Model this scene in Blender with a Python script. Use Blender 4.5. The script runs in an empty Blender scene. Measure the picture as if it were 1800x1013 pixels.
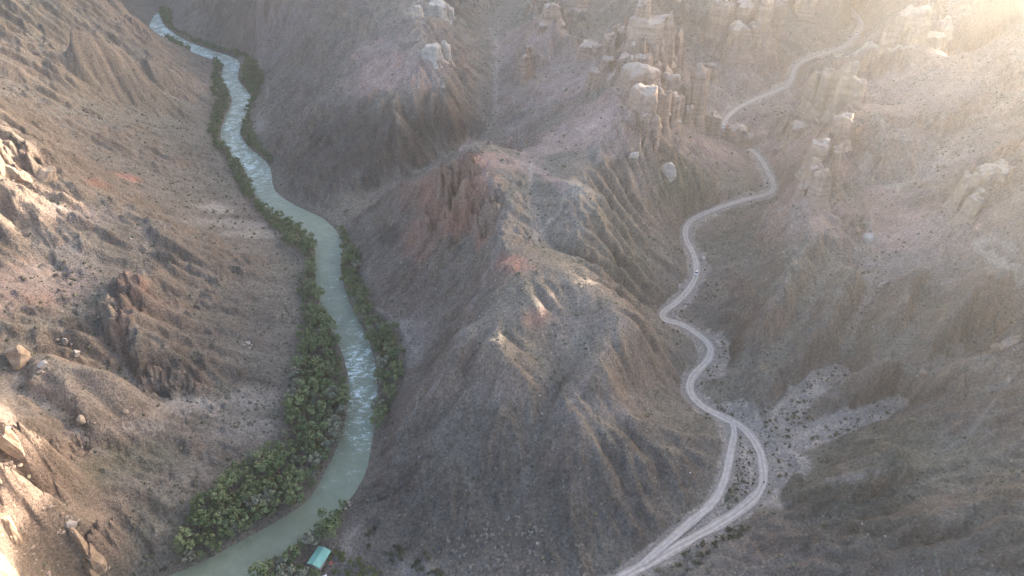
import bpy, bmesh, math, random
import numpy as np
from math import radians, sin, cos, tan

sc = bpy.context.scene
col = sc.collection
R = radians

# ------------------------------------------------------------------ camera
CAM_Z, PITCH, FPX = 270.0, R(38.0), 1200.0
cd = bpy.data.cameras.new('camera'); cam = bpy.data.objects.new('camera', cd)
col.objects.link(cam); sc.camera = cam
cd.sensor_width = 36.0; cd.lens = 24.0; cd.clip_start = 1.0; cd.clip_end = 6000.0
cam.location = (0, 0, CAM_Z); cam.rotation_euler = (R(90) - PITCH, 0, 0)

# ------------------------------------------------------------------ sky and sun
SUN_EL, SUN_AZ = R(6.5), R(50.0)           # azimuth clockwise from +Y (the view direction)
w = bpy.data.worlds.new('World'); sc.world = w; w.use_nodes = True
nt = w.node_tree; bg = nt.nodes['Background']
sky = nt.nodes.new('ShaderNodeTexSky'); sky.sky_type = 'NISHITA'; sky.sun_disc = False
sky.sun_elevation = SUN_EL; sky.sun_rotation = SUN_AZ
sky.altitude = 1100; sky.air_density = 0.5; sky.dust_density = 4.0; sky.ozone_density = 0.0
nt.links.new(sky.outputs[0], bg.inputs[0]); bg.inputs[1].default_value = 0.15
sl = bpy.data.lights.new('sun', 'SUN'); so = bpy.data.objects.new('sun', sl); col.objects.link(so)
sl.energy = 2.6; sl.angle = R(0.55); sl.color = (1.0, 0.87, 0.735)
sun_dir = np.array([sin(SUN_AZ) * cos(SUN_EL), cos(SUN_AZ) * cos(SUN_EL), sin(SUN_EL)])
so.rotation_euler = (R(90) - SUN_EL, 0, R(180) - SUN_AZ)
so.location = tuple(sun_dir * 900)
sc.view_settings.view_transform = 'Standard'; sc.view_settings.look = 'None'
sc.view_settings.gamma = 1.0; sc.view_settings.use_curve_mapping = False
sc.view_settings.exposure = 3.07
sc.cycles.use_denoising = True
sc.cycles.max_bounces = 4; sc.cycles.diffuse_bounces = 2; sc.cycles.volume_bounces = 1
sc.cycles.use_adaptive_sampling = True

# ------------------------------------------------------------------ numeric helpers
rng = np.random.default_rng(7); random.seed(7)
_P = np.random.default_rng(99).permutation(4096)
_G = np.random.default_rng(98).uniform(0, 2 * np.pi, 4096); _GX, _GY = np.cos(_G), np.sin(_G)

def perlin(x, y, seed=0):
    x = np.asarray(x, float); y = np.asarray(y, float)
    xi = np.floor(x).astype(np.int64); yi = np.floor(y).astype(np.int64)
    xf = x - xi; yf = y - yi
    u = xf * xf * xf * (xf * (xf * 6 - 15) + 10); v = yf * yf * yf * (yf * (yf * 6 - 15) + 10)
    def g(ix, iy, fx, fy):
        h = _P[(_P[(ix + seed * 131) & 4095] + iy) & 4095]
        return _GX[h] * fx + _GY[h] * fy
    a = g(xi, yi, xf, yf); b = g(xi + 1, yi, xf - 1, yf)
    c = g(xi, yi + 1, xf, yf - 1); d = g(xi + 1, yi + 1, xf - 1, yf - 1)
    return (a + u * (b - a) + v * ((c + u * (d - c)) - (a + u * (b - a)))) * 1.5

def fbm(x, y, o=4, lac=2.03, gain=0.5, seed=0):
    s = 0; a = 1.0; f = 1.0; n = 0
    for k in range(o):
        s = s + a * perlin(x * f, y * f, seed + k * 7); n += a; a *= gain; f *= lac
    return s / n

def ridged(x, y, o=4, lac=2.1, gain=0.5, seed=0):
    s = 0; a = 1.0; f = 1.0; n = 0
    for k in range(o):
        s = s + a * (1 - np.abs(perlin(x * f, y * f, seed + k * 7)) * 1.6); n += a; a *= gain; f *= lac
    return s / n

def smooth(e0, e1, x):
    t = np.clip((x - e0) / (e1 - e0), 0, 1); return t * t * (3 - 2 * t)

def ray(px, py):
    a = (px - 900.0) / FPX; b = (506.5 - py) / FPX
    return np.array([a, cos(PITCH) + b * sin(PITCH), -sin(PITCH) + b * cos(PITCH)])

def W(px, py, z):
    d = ray(px, py); t = (z - CAM_Z) / d[2]
    return np.array([d[0] * t, d[1] * t, z])

def project(x, y, z):
    yy = y; zz = z - CAM_Z
    dep = yy * cos(PITCH) - zz * sin(PITCH); up = yy * sin(PITCH) + zz * cos(PITCH)
    return 900 + FPX * x / dep, 506.5 - FPX * up / dep, dep

def densify(pts, step):
    pts = np.asarray(pts, float); out = [pts[0]]
    for a, b in zip(pts[:-1], pts[1:]):
        n = max(1, int(np.ceil(np.linalg.norm(b - a) / step)))
        for k in range(1, n + 1): out.append(a + (b - a) * k / n)
    return np.array(out)

def catmull(pts, step):
    p = np.asarray(pts, float); p = np.vstack([2 * p[0] - p[1], p, 2 * p[-1] - p[-2]]); out = []
    for i in range(1, len(p) - 2):
        n = max(2, int(np.linalg.norm(p[i + 1] - p[i]) / step))
        for t in np.arange(n) / n:
            out.append(0.5 * (2 * p[i] + (p[i + 1] - p[i - 1]) * t + (2 * p[i - 1] - 5 * p[i] + 4 * p[i + 1] - p[i + 2]) * t * t
                              + (3 * p[i] - p[i - 1] - 3 * p[i + 1] + p[i + 2]) * t ** 3))
    out.append(p[-2]); return np.array(out)

def bilerp(A, x, y, x0, y0, c):
    fx = np.clip((x - x0) / c, 0, A.shape[1] - 1.001); fy = np.clip((y - y0) / c, 0, A.shape[0] - 1.001)
    i = fx.astype(int); j = fy.astype(int); u = fx - i; v = fy - j
    return (A[j, i] * (1 - u) + A[j, i + 1] * u) * (1 - v) + (A[j + 1, i] * (1 - u) + A[j + 1, i + 1] * u) * v

def bicubic(A, x, y, x0, y0, c):
    fx = np.clip((x - x0) / c, 1, A.shape[1] - 2.001); fy = np.clip((y - y0) / c, 1, A.shape[0] - 2.001)
    i = fx.astype(int); j = fy.astype(int); u = fx - i; v = fy - j
    i = np.clip(i, 1, A.shape[1] - 3); j = np.clip(j, 1, A.shape[0] - 3)
    def wts(t):
        return (-0.5 * t + t * t - 0.5 * t ** 3, 1 - 2.5 * t * t + 1.5 * t ** 3, 0.5 * t + 2 * t * t - 1.5 * t ** 3, -0.5 * t * t + 0.5 * t ** 3)
    wx = wts(u); wy = wts(v); s = 0
    for a in range(4):
        r = 0
        for b in range(4): r = r + wx[b] * A[j + a - 1, i + b - 1]
        s = s + wy[a] * r
    return s

def blur(A, n=1):
    for _ in range(n):
        B = np.pad(A, 1, mode='edge')
        A = (B[:-2, 1:-1] + B[2:, 1:-1] + B[1:-1, :-2] + B[1:-1, 2:]) * 0.125 + B[1:-1, 1:-1] * 0.5
    return A

# ------------------------------------------------------------------ the lie of the land: lines of known height
# (photo column, photo row, metres above the river) along banks, ridges, gullies and tracks
RIVER = [(255, -8, 4.5, 11), (268, 22, 4.2, 11), (276, 46, 4.0, 11), (310, 72, 3.8, 11), (360, 92, 3.6, 11), (404, 110, 3.4, 11.5), (404, 140, 3.2, 10), (424, 172, 3.0, 11),
         (414, 205, 2.8, 11.5), (405, 236, 2.6, 10.5), (420, 262, 2.4, 10.5), (452, 296, 2.2, 12), (466, 338, 2.0, 9.5),
         (500, 368, 1.8, 11), (552, 396, 1.6, 12), (577, 432, 1.4, 12), (577, 482, 1.2, 10.5), (592, 540, 1.0, 10.5), (616, 590, .8, 10.5),
         (634, 640, .6, 10), (638, 700, .4, 9.5), (628, 765, .2, 10), (605, 835, 0, 12), (562, 895, -.1, 12.5), (500, 940, -.2, 13), (430, 985, -.3, 15), (350, 1030, -.4, 16), (230, 1080, -.5, 16)]
ROAD = [(1060, 1035, 2.6), (1105, 1008, 3), (1150, 985, 3.3), (1220, 945, 4), (1290, 905, 4.8), (1334, 865, 5.5), (1342, 830, 6), (1334, 790, 6.6), (1308, 754, 7.4), (1272, 734, 8),
        (1236, 715, 8.6), (1214, 690, 9.3), (1217, 664, 10), (1247, 628, 11), (1243, 602, 11.8), (1203, 573, 13), (1170, 562, 13.6), (1166, 550, 14), (1188, 532, 14.8), (1210, 510, 15.6),
        (1224, 482, 16.8), (1220, 450, 18), (1206, 420, 19.4), (1207, 399, 20.2), (1225, 382, 21), (1270, 363, 22.4), (1310, 351, 23.6), (1350, 341, 24.8), (1360, 326, 25.6),
        (1350, 302, 27), (1334, 276, 28.6), (1310, 255, 30), (1278, 233, 31.6), (1272, 220, 32.6), (1287, 198, 34.2), (1322, 177, 36.4), (1384, 150, 39.5), (1401, 115, 42.5), (1440, 98, 44.6),
        (1488, 79, 47), (1514, 46, 50.6), (1506, 25, 53), (1488, 6, 55.5), (1496, -22, 59)]
TRACK = [(1288, 741, 7.8), (1290, 765, 7.5), (1283, 800, 7), (1273, 845, 6.3), (1250, 886, 5.6), (1200, 930, 4.6), (1160, 965, 3.9), (1128, 993, 3.3)]

LINES = [
 # left flood plain edge
 [(372, 105, 6), (380, 165, 5.5), (372, 230, 5), (392, 285, 4.5), (430, 340, 4.5), (478, 400, 4), (498, 470, 4), (525, 530, 4), (540, 570, 4), (515, 650, 4), (505, 720, 4), (480, 780, 4), (420, 820, 4), (370, 870, 4), (335, 930, 3.5), (325, 1013, 3.5)],
 # right flood plain edge
 [(300, 20, 7), (330, 55, 7), (385, 85, 6.5), (440, 100, 6), (462, 125, 6), (462, 155, 6), (446, 195, 6), (455, 235, 6), (484, 290, 5), (492, 335, 4.5), (530, 368, 4), (575, 385, 4), (606, 398, 4), (622, 470, 4), (655, 545, 4.5), (690, 600, 5), (704, 645, 5), (690, 700, 4), (664, 755, 3.5), (640, 810, 3), (612, 885, 3), (600, 930, 3), (640, 980, 3.5), (700, 1010, 4.5), (780, 1025, 5)],
 # far left hillside
 [(0, 0, 118), (100, 0, 106), (200, 0, 86), (250, 40, 60), (280, 76, 38), (330, 97, 18)],
 [(0, 100, 100), (150, 100, 76), (280, 150, 38), (340, 172, 17)],
 [(0, 160, 86), (100, 200, 68), (250, 232, 38), (340, 262, 14)],
 [(150, 285, 56), (200, 300, 46), (300, 322, 25), (390, 345, 9)],
 # left spur with sunlit crest
 [(-120, 120, 128), (0, 203, 112), (42, 258, 103), (62, 298, 92), (110, 304, 86), (190, 350, 68), (300, 402, 50), (380, 445, 32), (470, 500, 10)],
 [(330, 350, 20), (420, 390, 9)], [(300, 380, 34), (400, 420, 14)],
 [(-150, 300, 112), (0, 335, 94), (60, 352, 85), (110, 385, 74), (190, 420, 60)],
 [(-150, 440, 92), (0, 450, 76), (80, 470, 60), (130, 500, 54), (160, 590, 52)],
 [(-150, 600, 82), (0, 600, 68), (60, 622, 66), (150, 640, 60), (205, 655, 53)],
 [(214, 478, 60), (222, 540, 54), (222, 590, 49), (232, 640, 43)],
 [(196, 500, 52), (190, 560, 46), (185, 612, 44), (218, 668, 32), (262, 698, 22), (330, 715, 17), (400, 732, 10), (470, 740, 5)],
 [(280, 480, 46), (300, 560, 38), (310, 640, 32), (322, 672, 27)], [(340, 520, 32), (400, 600, 20), (440, 650, 10)], [(258, 688, 24), (300, 697, 20), (350, 694, 17)],
 [(-60, 690, 66), (60, 690, 60), (150, 700, 52), (230, 720, 37), (300, 738, 24)],
 [(60, 760, 54), (110, 772, 48), (200, 772, 35), (300, 776, 22), (380, 766, 12)],
 [(150, 800, 34), (210, 815, 24), (250, 832, 17), (330, 852, 7)],
 [(70, 800, 50), (120, 812, 44), (150, 855, 34), (175, 875, 29), (250, 882, 18), (335, 892, 6)],
 [(60, 880, 46), (120, 893, 38), (165, 905, 33)], [(150, 960, 31), (182, 985, 28)], [(200, 930, 12), (215, 970, 9), (225, 1013, 6)], [(60, 960, 44), (100, 1013, 34), (120, 960, 36)],
 [(-150, 640, 108), (0, 692, 86), (30, 730, 80), (18, 780, 76), (38, 850, 68), (45, 900, 61), (35, 960, 58), (30, 1013, 52)],
 [(-150, 760, 100), (-150, 900, 90), (-20, 900, 76), (-20, 1000, 66), (-100, 1060, 70)], [(60, 1080, 40), (200, 1080, 10)],
 # central spur: crest, western cliff, eastern flank, near face
 [(1000, 330, 75), (930, 290, 71), (880, 262, 74), (822, 254, 76), (850, 300, 75), (880, 368, 71), (874, 420, 67), (848, 500, 60), (812, 572, 49)],
 [(780, 280, 62), (720, 303, 47), (690, 330, 36), (640, 370, 15)],
 [(800, 320, 62), (760, 360, 48), (700, 380, 32), (650, 400, 14)], [(860, 395, 53), (838, 445, 45)], [(835, 410, 54), (790, 430, 42), (720, 450, 26), (650, 465, 9)],
 [(825, 490, 42), (770, 500, 30), (710, 530, 14), (665, 545, 6)], [(797, 560, 27), (775, 605, 17), (742, 645, 9), (715, 662, 6)], [(740, 575, 16), (715, 590, 9)],
 [(930, 340, 67), (935, 385, 64), (950, 430, 61)], [(1030, 345, 73), (985, 385, 66), (970, 420, 62)], [(1060, 390, 62), (1110, 405, 49), (1170, 430, 28)],
 [(900, 458, 68), (935, 520, 63), (880, 560, 57), (860, 612, 58), (885, 650, 53)], [(812, 572, 52), (812, 600, 55), (797, 632, 50), (752, 690, 34), (712, 738, 20), (680, 775, 11)],
 [(990, 468, 64), (1040, 500, 59), (1085, 535, 56), (1130, 560, 48)], [(1030, 450, 60), (1100, 480, 43), (1160, 500, 23)], [(1010, 530, 57), (960, 590, 50), (975, 650, 41)],
 [(1100, 562, 54), (1070, 615, 50), (1010, 703, 44)], [(1125, 590, 47), (1140, 640, 34), (1185, 640, 14)], [(1010, 703, 42), (1100, 735, 31), (1190, 765, 18), (1270, 775, 8.5)], [(1120, 700, 26), (1190, 710, 12)],
 [(800, 700, 38), (880, 730, 39), (950, 710, 39)], [(900, 765, 34), (895, 830, 23), (885, 900, 15), (890, 970, 9.5), (890, 1040, 7)], [(1010, 760, 37), (1000, 830, 27), (1010, 900, 18), (1020, 980, 9)],
 [(1120, 800, 25), (1130, 870, 16), (1120, 940, 8)], [(1210, 820, 14), (1200, 880, 8)], [(760, 760, 27), (760, 850, 20), (800, 930, 12), (820, 1000, 7)], [(700, 780, 12), (680, 860, 9), (660, 930, 5.5)],
 # castle ridge
 [(1000, 330, 75), (1050, 285, 75), (1090, 255, 78), (1108, 205, 87), (1115, 150, 96), (1110, 110, 97), (1128, 85, 98), (1142, 40, 96), (1138, 0, 91), (1150, -40, 86)],
 [(950, 240, 62), (1000, 206, 64), (1050, 170, 77), (1085, 150, 89)], [(960, 190, 50), (1020, 160, 62), (1060, 120, 74)], [(1170, 240, 62), (1200, 232, 56), (1235, 228, 46)], [(1185, 160, 66), (1215, 190, 58)], [(1185, 60, 66), (1200, 110, 58)],
 [(1150, 300, 62), (1200, 320, 47), (1270, 340, 28)], [(1240, 270, 44), (1290, 290, 32)], [(1110, 330, 60), (1150, 380, 38), (1190, 395, 24)],
 [(1225, 60, 56), (1230, 100, 52), (1235, 150, 46), (1250, 190, 40)],
 # hills at the top, middle
 [(740, 28, 90), (700, 60, 78), (640, 90, 64), (590, 145, 50), (540, 190, 36), (490, 245, 16), (478, 280, 7)],
 [(740, 28, 90), (750, 80, 80), (700, 120, 68), (640, 180, 52), (560, 250, 28), (520, 330, 10)], [(770, 90, 76), (790, 150, 58), (800, 200, 46)], [(700, 230, 42), (620, 290, 21), (570, 350, 8)],
 [(860, 20, 64), (880, 90, 52), (868, 125, 47), (888, 168, 40), (850, 208, 30), (770, 285, 15), (660, 370, 4)],
 [(900, 165, 42), (960, 128, 50), (1010, 110, 56), (1060, 60, 66)], [(960, 20, 85), (940, 70, 68), (925, 120, 58), (935, 150, 50)], [(1000, 50, 74), (1040, 100, 64)], [(760, -30, 92), (820, 10, 76)],
 [(600, 0, 76), (560, 40, 58), (520, 75, 42), (490, 120, 20)], [(450, 0, 62), (400, 40, 28)], [(350, 0, 30), (345, 40, 12)],
 # right valley side: spurs and side gullies
 [(1440, 400, 55), (1400, 470, 50), (1350, 540, 40), (1300, 600, 25)], [(1340, 430, 33), (1300, 500, 25), (1265, 556, 17)], [(1480, 450, 44), (1430, 530, 34), (1380, 600, 23), (1350, 650, 17)], [(1505, 470, 50), (1460, 550, 42), (1420, 620, 31)],
 [(1610, 470, 57), (1580, 540, 47), (1545, 610, 36)], [(1690, 470, 53), (1640, 540, 41), (1590, 600, 33), (1562, 636, 27)], [(1770, 470, 71), (1700, 540, 59), (1650, 590, 48)],
 [(1770, 800, 52), (1650, 850, 38), (1550, 900, 26), (1450, 935, 15)], [(1720, 690, 43), (1640, 735, 31)],
 [(120, 40, 106), (200, 80, 82), (290, 120, 47), (360, 150, 17)], [(100, 120, 82), (200, 165, 51), (300, 200, 24), (360, 215, 9)], [(60, 180, 85), (200, 232, 55), (300, 272, 30), (370, 278, 10)],
 [(900, 600, 55), (930, 560, 58), (960, 535, 60), (1000, 560, 51), (1040, 580, 51)], [(830, 600, 53), (840, 640, 49), (900, 680, 46), (960, 690, 43)],
 [(1255, 940, 4.5), (1345, 872, 6), (1392, 828, 7.5)], [(1190, 915, 5), (1262, 830, 7), (1275, 770, 8)], [(1300, 760, 7.5), (1335, 800, 7), (1365, 760, 8.5), (1300, 720, 9), (1250, 700, 9.5)],
 [(1340, 805, 7), (1400, 775, 9), (1480, 745, 12.5), (1580, 705, 19), (1625, 665, 29)], [(1365, 740, 9), (1410, 690, 12.5), (1440, 658, 15), (1480, 655, 16)],
 [(1290, 600, 12.5), (1315, 640, 12.5), (1275, 590, 12.5)], [(1210, 640, 11), (1190, 660, 11), (1240, 660, 10.5)],
 [(1330, 690, 16), (1350, 660, 24), (1340, 620, 20)], [(1380, 668, 18)], [(1255, 545, 16), (1240, 490, 18), (1250, 430, 21), (1300, 385, 25), (1372, 350, 28)],
 [(1480, 718, 15), (1510, 690, 24), (1545, 668, 32), (1590, 640, 38)], [(1460, 700, 16), (1490, 668, 22)], [(1640, 640, 27), (1720, 615, 33), (1790, 592, 43)], [(1410, 822, 8), (1480, 786, 12), (1560, 746, 17), (1605, 716, 21)],
 [(1300, 540, 26), (1320, 520, 32)], [(1340, 400, 40), (1395, 375, 52), (1420, 330, 60), (1430, 280, 68), (1460, 240, 76), (1495, 195, 78)],
 [(1385, 220, 44), (1400, 280, 44), (1390, 330, 40)], [(1320, 215, 38), (1400, 185, 46), (1430, 200, 56)], [(1430, 130, 52), (1470, 150, 64), (1500, 180, 76)],
 [(1410, 112, 47), (1470, 92, 84), (1540, 86, 94), (1610, 84, 96), (1668, 60, 99), (1640, 35, 99)], [(1520, 110, 84), (1580, 140, 82), (1560, 180, 78)], [(1540, 60, 66), (1570, 35, 84), (1560, 0, 78)],
 [(1650, 140, 88), (1700, 180, 86), (1780, 120, 96)], [(1495, 215, 77), (1570, 225, 76), (1650, 215, 77), (1725, 208, 79)], [(1500, 300, 60), (1580, 300, 62), (1640, 285, 64)],
 [(1810, 170, 87), (1755, 210, 77), (1690, 262, 68), (1610, 318, 56), (1540, 345, 50), (1505, 400, 46), (1545, 470, 38), (1530, 530, 31), (1490, 600, 22), (1475, 645, 17)],
 [(1450, 360, 55), (1490, 400, 50), (1530, 440, 44)], [(1600, 390, 54), (1570, 460, 43)], [(1700, 290, 69), (1800, 250, 88)], [(1700, 330, 74), (1690, 390, 65), (1650, 450, 54)], [(1800, 330, 90), (1800, 450, 74), (1720, 480, 60)],
 [(1800, 540, 66)],
 [(1800, 604, 61), (1720, 630, 53), (1648, 650, 45), (1608, 690, 32)], [(1800, 700, 60), (1660, 705, 45), (1590, 745, 33), (1500, 800, 27), (1445, 832, 20)], [(1640, 770, 37), (1700, 790, 46)], [(1590, 815, 43), (1520, 835, 37), (1450, 850, 27), (1405, 870, 15)], [(1600, 850, 36), (1540, 870, 30)],
 [(1800, 850, 64), (1700, 880, 55), (1560, 905, 42), (1470, 900, 30), (1400, 890, 15)], [(1800, 1013, 58), (1600, 1000, 46), (1500, 960, 34), (1400, 950, 20), (1320, 940, 8)], [(1500, 1050, 36), (1380, 1030, 18), (1280, 1010, 6)], [(1980, 600, 78), (2000, 800, 84), (2000, 1000, 78)],
 [(1330, -10, 86), (1290, 14, 88), (1250, 20, 84), (1235, 45, 72)], [(1345, 40, 84), (1335, 70, 68), (1290, 88, 62), (1250, 80, 60)], [(1330, 115, 52), (1290, 140, 47)], [(1400, 50, 58), (1440, 40, 57)], [(1380, 0, 72), (1420, -10, 66)],
 [(1600, 0, 96), (1700, 20, 108), (1800, 50, 112), (1860, 0, 124)], [(1800, 120, 100), (1900, 200, 104), (1950, 350, 108), (1950, 480, 92)],
]
WORLD_PTS = []   # unseen canyon rim and surroundings, skyline shaped to shade the valley: (x, y, z)
RIM = [(-420, 1080, 150), (-250, 1010, 165), (-100, 960, 176), (0, 930, 180), (100, 890, 180), (220, 840, 190), (330, 780, 194), (420, 730, 180), (500, 660, 158), (560, 580, 152), (600, 480, 150), (600, 380, 146), (580, 260, 140), (540, 120, 130), (500, -50, 120)]
for a in densify(RIM, 30): WORLD_PTS.append(tuple(a))
for a in RIM:
    WORLD_PTS.append((a[0] * 1.25 + 60, a[1] * 1.2 + 60, a[2] - 22)); WORLD_PTS.append((a[0] * 1.9 + 60, a[1] * 1.6 + 60, a[2] - 40))
for a in [(-480, 300, 150), (-520, 500, 155), (-480, 700, 150), (-400, 120, 140), (-330, -60, 130), (-600, 900, 150), (-800, 300, 160), (-800, 800, 160), (-800, -200, 150), (0, -60, 20), (120, 20, 10), (250, -40, 70), (-60, 40, 4), (-120, 70, 4), (0, -300, 60), (300, -300, 110), (-350, -300, 140), (-330, 860, 60), (-270, 930, 40), (480, 890, 194), (510, 905, 200), (545, 920, 200), (585, 935, 196)]:  # outer ground, with far points added to block sun through the road gap
    WORLD_PTS.append(a)

river_w = catmull([np.append(W(a, b, z), h * (.8 if b < 850 else .66)) for a, b, z, h in RIVER], 3.0)
road_w = catmull([W(*a) for a in ROAD], 1.5)
track_w = catmull([W(*a) for a in TRACK], 1.5)
pts = []
for L in LINES: pts.append(densify([W(*a) for a in L], 11.0))
pts.append(np.array(WORLD_PTS, float))
pts.append(river_w[::4, :3] + [0, 0, 1.0]); pts.append(road_w[::7]); pts.append(track_w[::7])
P = np.vstack(pts)
# thin out points that nearly coincide
key = np.round(P[:, :2] / 4.0).astype(int); _, ui = np.unique(key, axis=0, return_index=True); P = P[ui]
CEN = P[:, :2]; Rr = np.sqrt(((CEN[:, None] - CEN[None]) ** 2).sum(-1) + 3.0 ** 2)
A = np.zeros((len(P) + 3,) * 2); A[:-3, :-3] = Rr - np.eye(len(P)) * 1.2; A[:-3, -3] = 1; A[:-3, -2:] = CEN / 100; A[-3:, :-3] = A[:-3, -3:].T
wt = np.linalg.solve(A, np.append(P[:, 2], [0, 0, 0]))
BX0, BY0, BC = -900.0, -320.0, 5.0
bx = np.arange(BX0, 1300, BC); by = np.arange(BY0, 1750, BC); BXX, BYY = np.meshgrid(bx, by)
q = np.stack([BXX.ravel(), BYY.ravel()], 1); out = np.empty(len(q))
qf = q.astype(np.float32); cf = CEN.astype(np.float32); wf = wt[:-3].astype(np.float32)
for k in range(0, len(q), 8000):
    dx = qf[k:k + 8000, None, 0] - cf[None, :, 0]; dy = qf[k:k + 8000, None, 1] - cf[None, :, 1]
    out[k:k + 8000] = np.sqrt(dx * dx + dy * dy + 9.0) @ wf
out += wt[-3] + (q / 100) @ wt[-2:]
BASE = np.clip(out.reshape(BXX.shape), -2, 200)

# notches cut in the unseen rim so evening sun reaches spur and left rocks
TT = BXX * cos(SUN_AZ) - BYY * sin(SUN_AZ); SS = BXX * sin(SUN_AZ) + BYY * cos(SUN_AZ)
for t0, wdt, dpt in ((-187, 19, 60), (-408, 42, 25), (-266, 20, 24), (-228, 14, 18)): BASE = BASE - dpt * np.exp(-((TT - t0) / wdt) ** 2) * smooth(560, 670, SS)

# working grid, 2 m
GX0, GY0, GC = -480.0, 60.0, 2.0
gx = np.arange(GX0, 620, GC); gy = np.arange(GY0, 960, GC); X, Y = np.meshgrid(gx, gy)
H = bicubic(BASE, X, Y, BX0, BY0, BC)

def line_dist(line, x, y):
    """distance to a dense polyline and index of nearest point"""
    x = np.asarray(x).ravel(); y = np.asarray(y).ravel(); d = np.empty(len(x)); idx = np.empty(len(x), int)
    for k in range(0, len(x), 20000):
        r = (x[k:k + 20000, None] - line[None, :, 0]) ** 2 + (y[k:k + 20000, None] - line[None, :, 1]) ** 2
        i = r.argmin(1); idx[k:k + 20000] = i; d[k:k + 20000] = np.sqrt(r[np.arange(len(i)), i])
    return d, idx
dr, ir = line_dist(river_w, X, Y); dr = dr.reshape(X.shape); ir = ir.reshape(X.shape)
dro, iro = line_dist(road_w[::2], X, Y); dro = dro.reshape(X.shape)
dtr, itr = line_dist(track_w[::2], X, Y); dtr = dtr.reshape(X.shape)
rshore = dr - river_w[ir, 3]
protect = smooth(0, 14, rshore) * smooth(3, 12, dro) * smooth(3, 10, dtr)
protect *= 1 - .9 * smooth(640, 720, X * sin(SUN_AZ) + Y * cos(SUN_AZ))    # keeps erosion from notching the shade-casting rim

gyv, gxv = np.gradient(blur(H, 3), GC); slope = np.hypot(gxv, gyv)
wx = fbm(X / 60, Y / 60, 3, seed=3) * 18; wy = fbm(X / 60, Y / 60, 3, seed=4) * 18
amp = smooth(0.06, 0.5, slope)
for a in ((-9, 236), (-6, 226), (10, 262), (26, 279), (5, 249), (18, 270)): amp = amp * (1 - .9 * np.exp(-((X - a[0]) ** 2 + (Y - a[1]) ** 2) / 14.0 ** 2))    # the rounded crest of the spur, smoothed so sun patches spread
amp = amp * (1 - .82 * np.exp(-((X - 18) ** 2 + (Y - 232) ** 2) / 62.0 ** 2))
for a in ((60, 640, 64), (100, 690, 58), (180, 710, 48), (250, 742, 33), (120, 740, 52), (110, 895, 39)):
    c = W(*a); amp = amp * (1 - .85 * np.exp(-((X - c[0]) ** 2 + (Y - c[1]) ** 2) / 17.0 ** 2))    # flat benches
H = H + protect * amp * ((ridged((X + wx) / 38, (Y + wy) / 38, 5, gain=0.55, seed=11) - 0.62) * 5.5 + fbm(X / 15, Y / 15, 4, seed=12) * 1.8)
H = H + protect * fbm(X / 30, Y / 30, 4, seed=5) * 1.2
def fall_lines(H, noise, steps, stp):
    """noise smeared along the fall line: ribs and gullies that run downhill"""
    g_y, g_x = np.gradient(H, GC); mm = np.hypot(g_x, g_y) + 1e-4; nx_, ny_ = g_x / mm, g_y / mm; out_ = np.zeros(H.shape)
    for sgn in (1, -1):
        x = X.copy(); y = Y.copy()
        for k in range(steps):
            i = np.clip(((x - GX0) / GC + .5).astype(int), 0, H.shape[1] - 1); j = np.clip(((y - GY0) / GC + .5).astype(int), 0, H.shape[0] - 1)
            x = x + sgn * nx_[j, i] * stp; y = y + sgn * ny_[j, i] * stp; out_ += bilerp(noise, x, y, GX0, GY0, GC) * (1 - .8 * k / steps)
    out_ -= blur(out_, 60); return out_ / (out_.std() + 1e-9)
rib1 = fall_lines(blur(H, 14), blur(rng.standard_normal(H.shape), 14), 16, 2.4)
rib2 = fall_lines(blur(H, 5), blur(rng.standard_normal(H.shape), 3), 9, 2.0)
RIB = np.clip(1.0 - np.abs(rib1) * 1.1, -1.2, 1); vary = .35 + 1.1 * smooth(-.4, .5, fbm(X / 70, Y / 70, 3, seed=14))
H = H + protect * amp * vary * (RIB * 2.1 + np.clip(1 - np.abs(rib2), -1, 1) * 1.0)
H = H + protect * amp * (ridged((X + wy) / 21, (Y + wx) / 21, 5, gain=.6, seed=15) - .6) * 6.0

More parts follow.
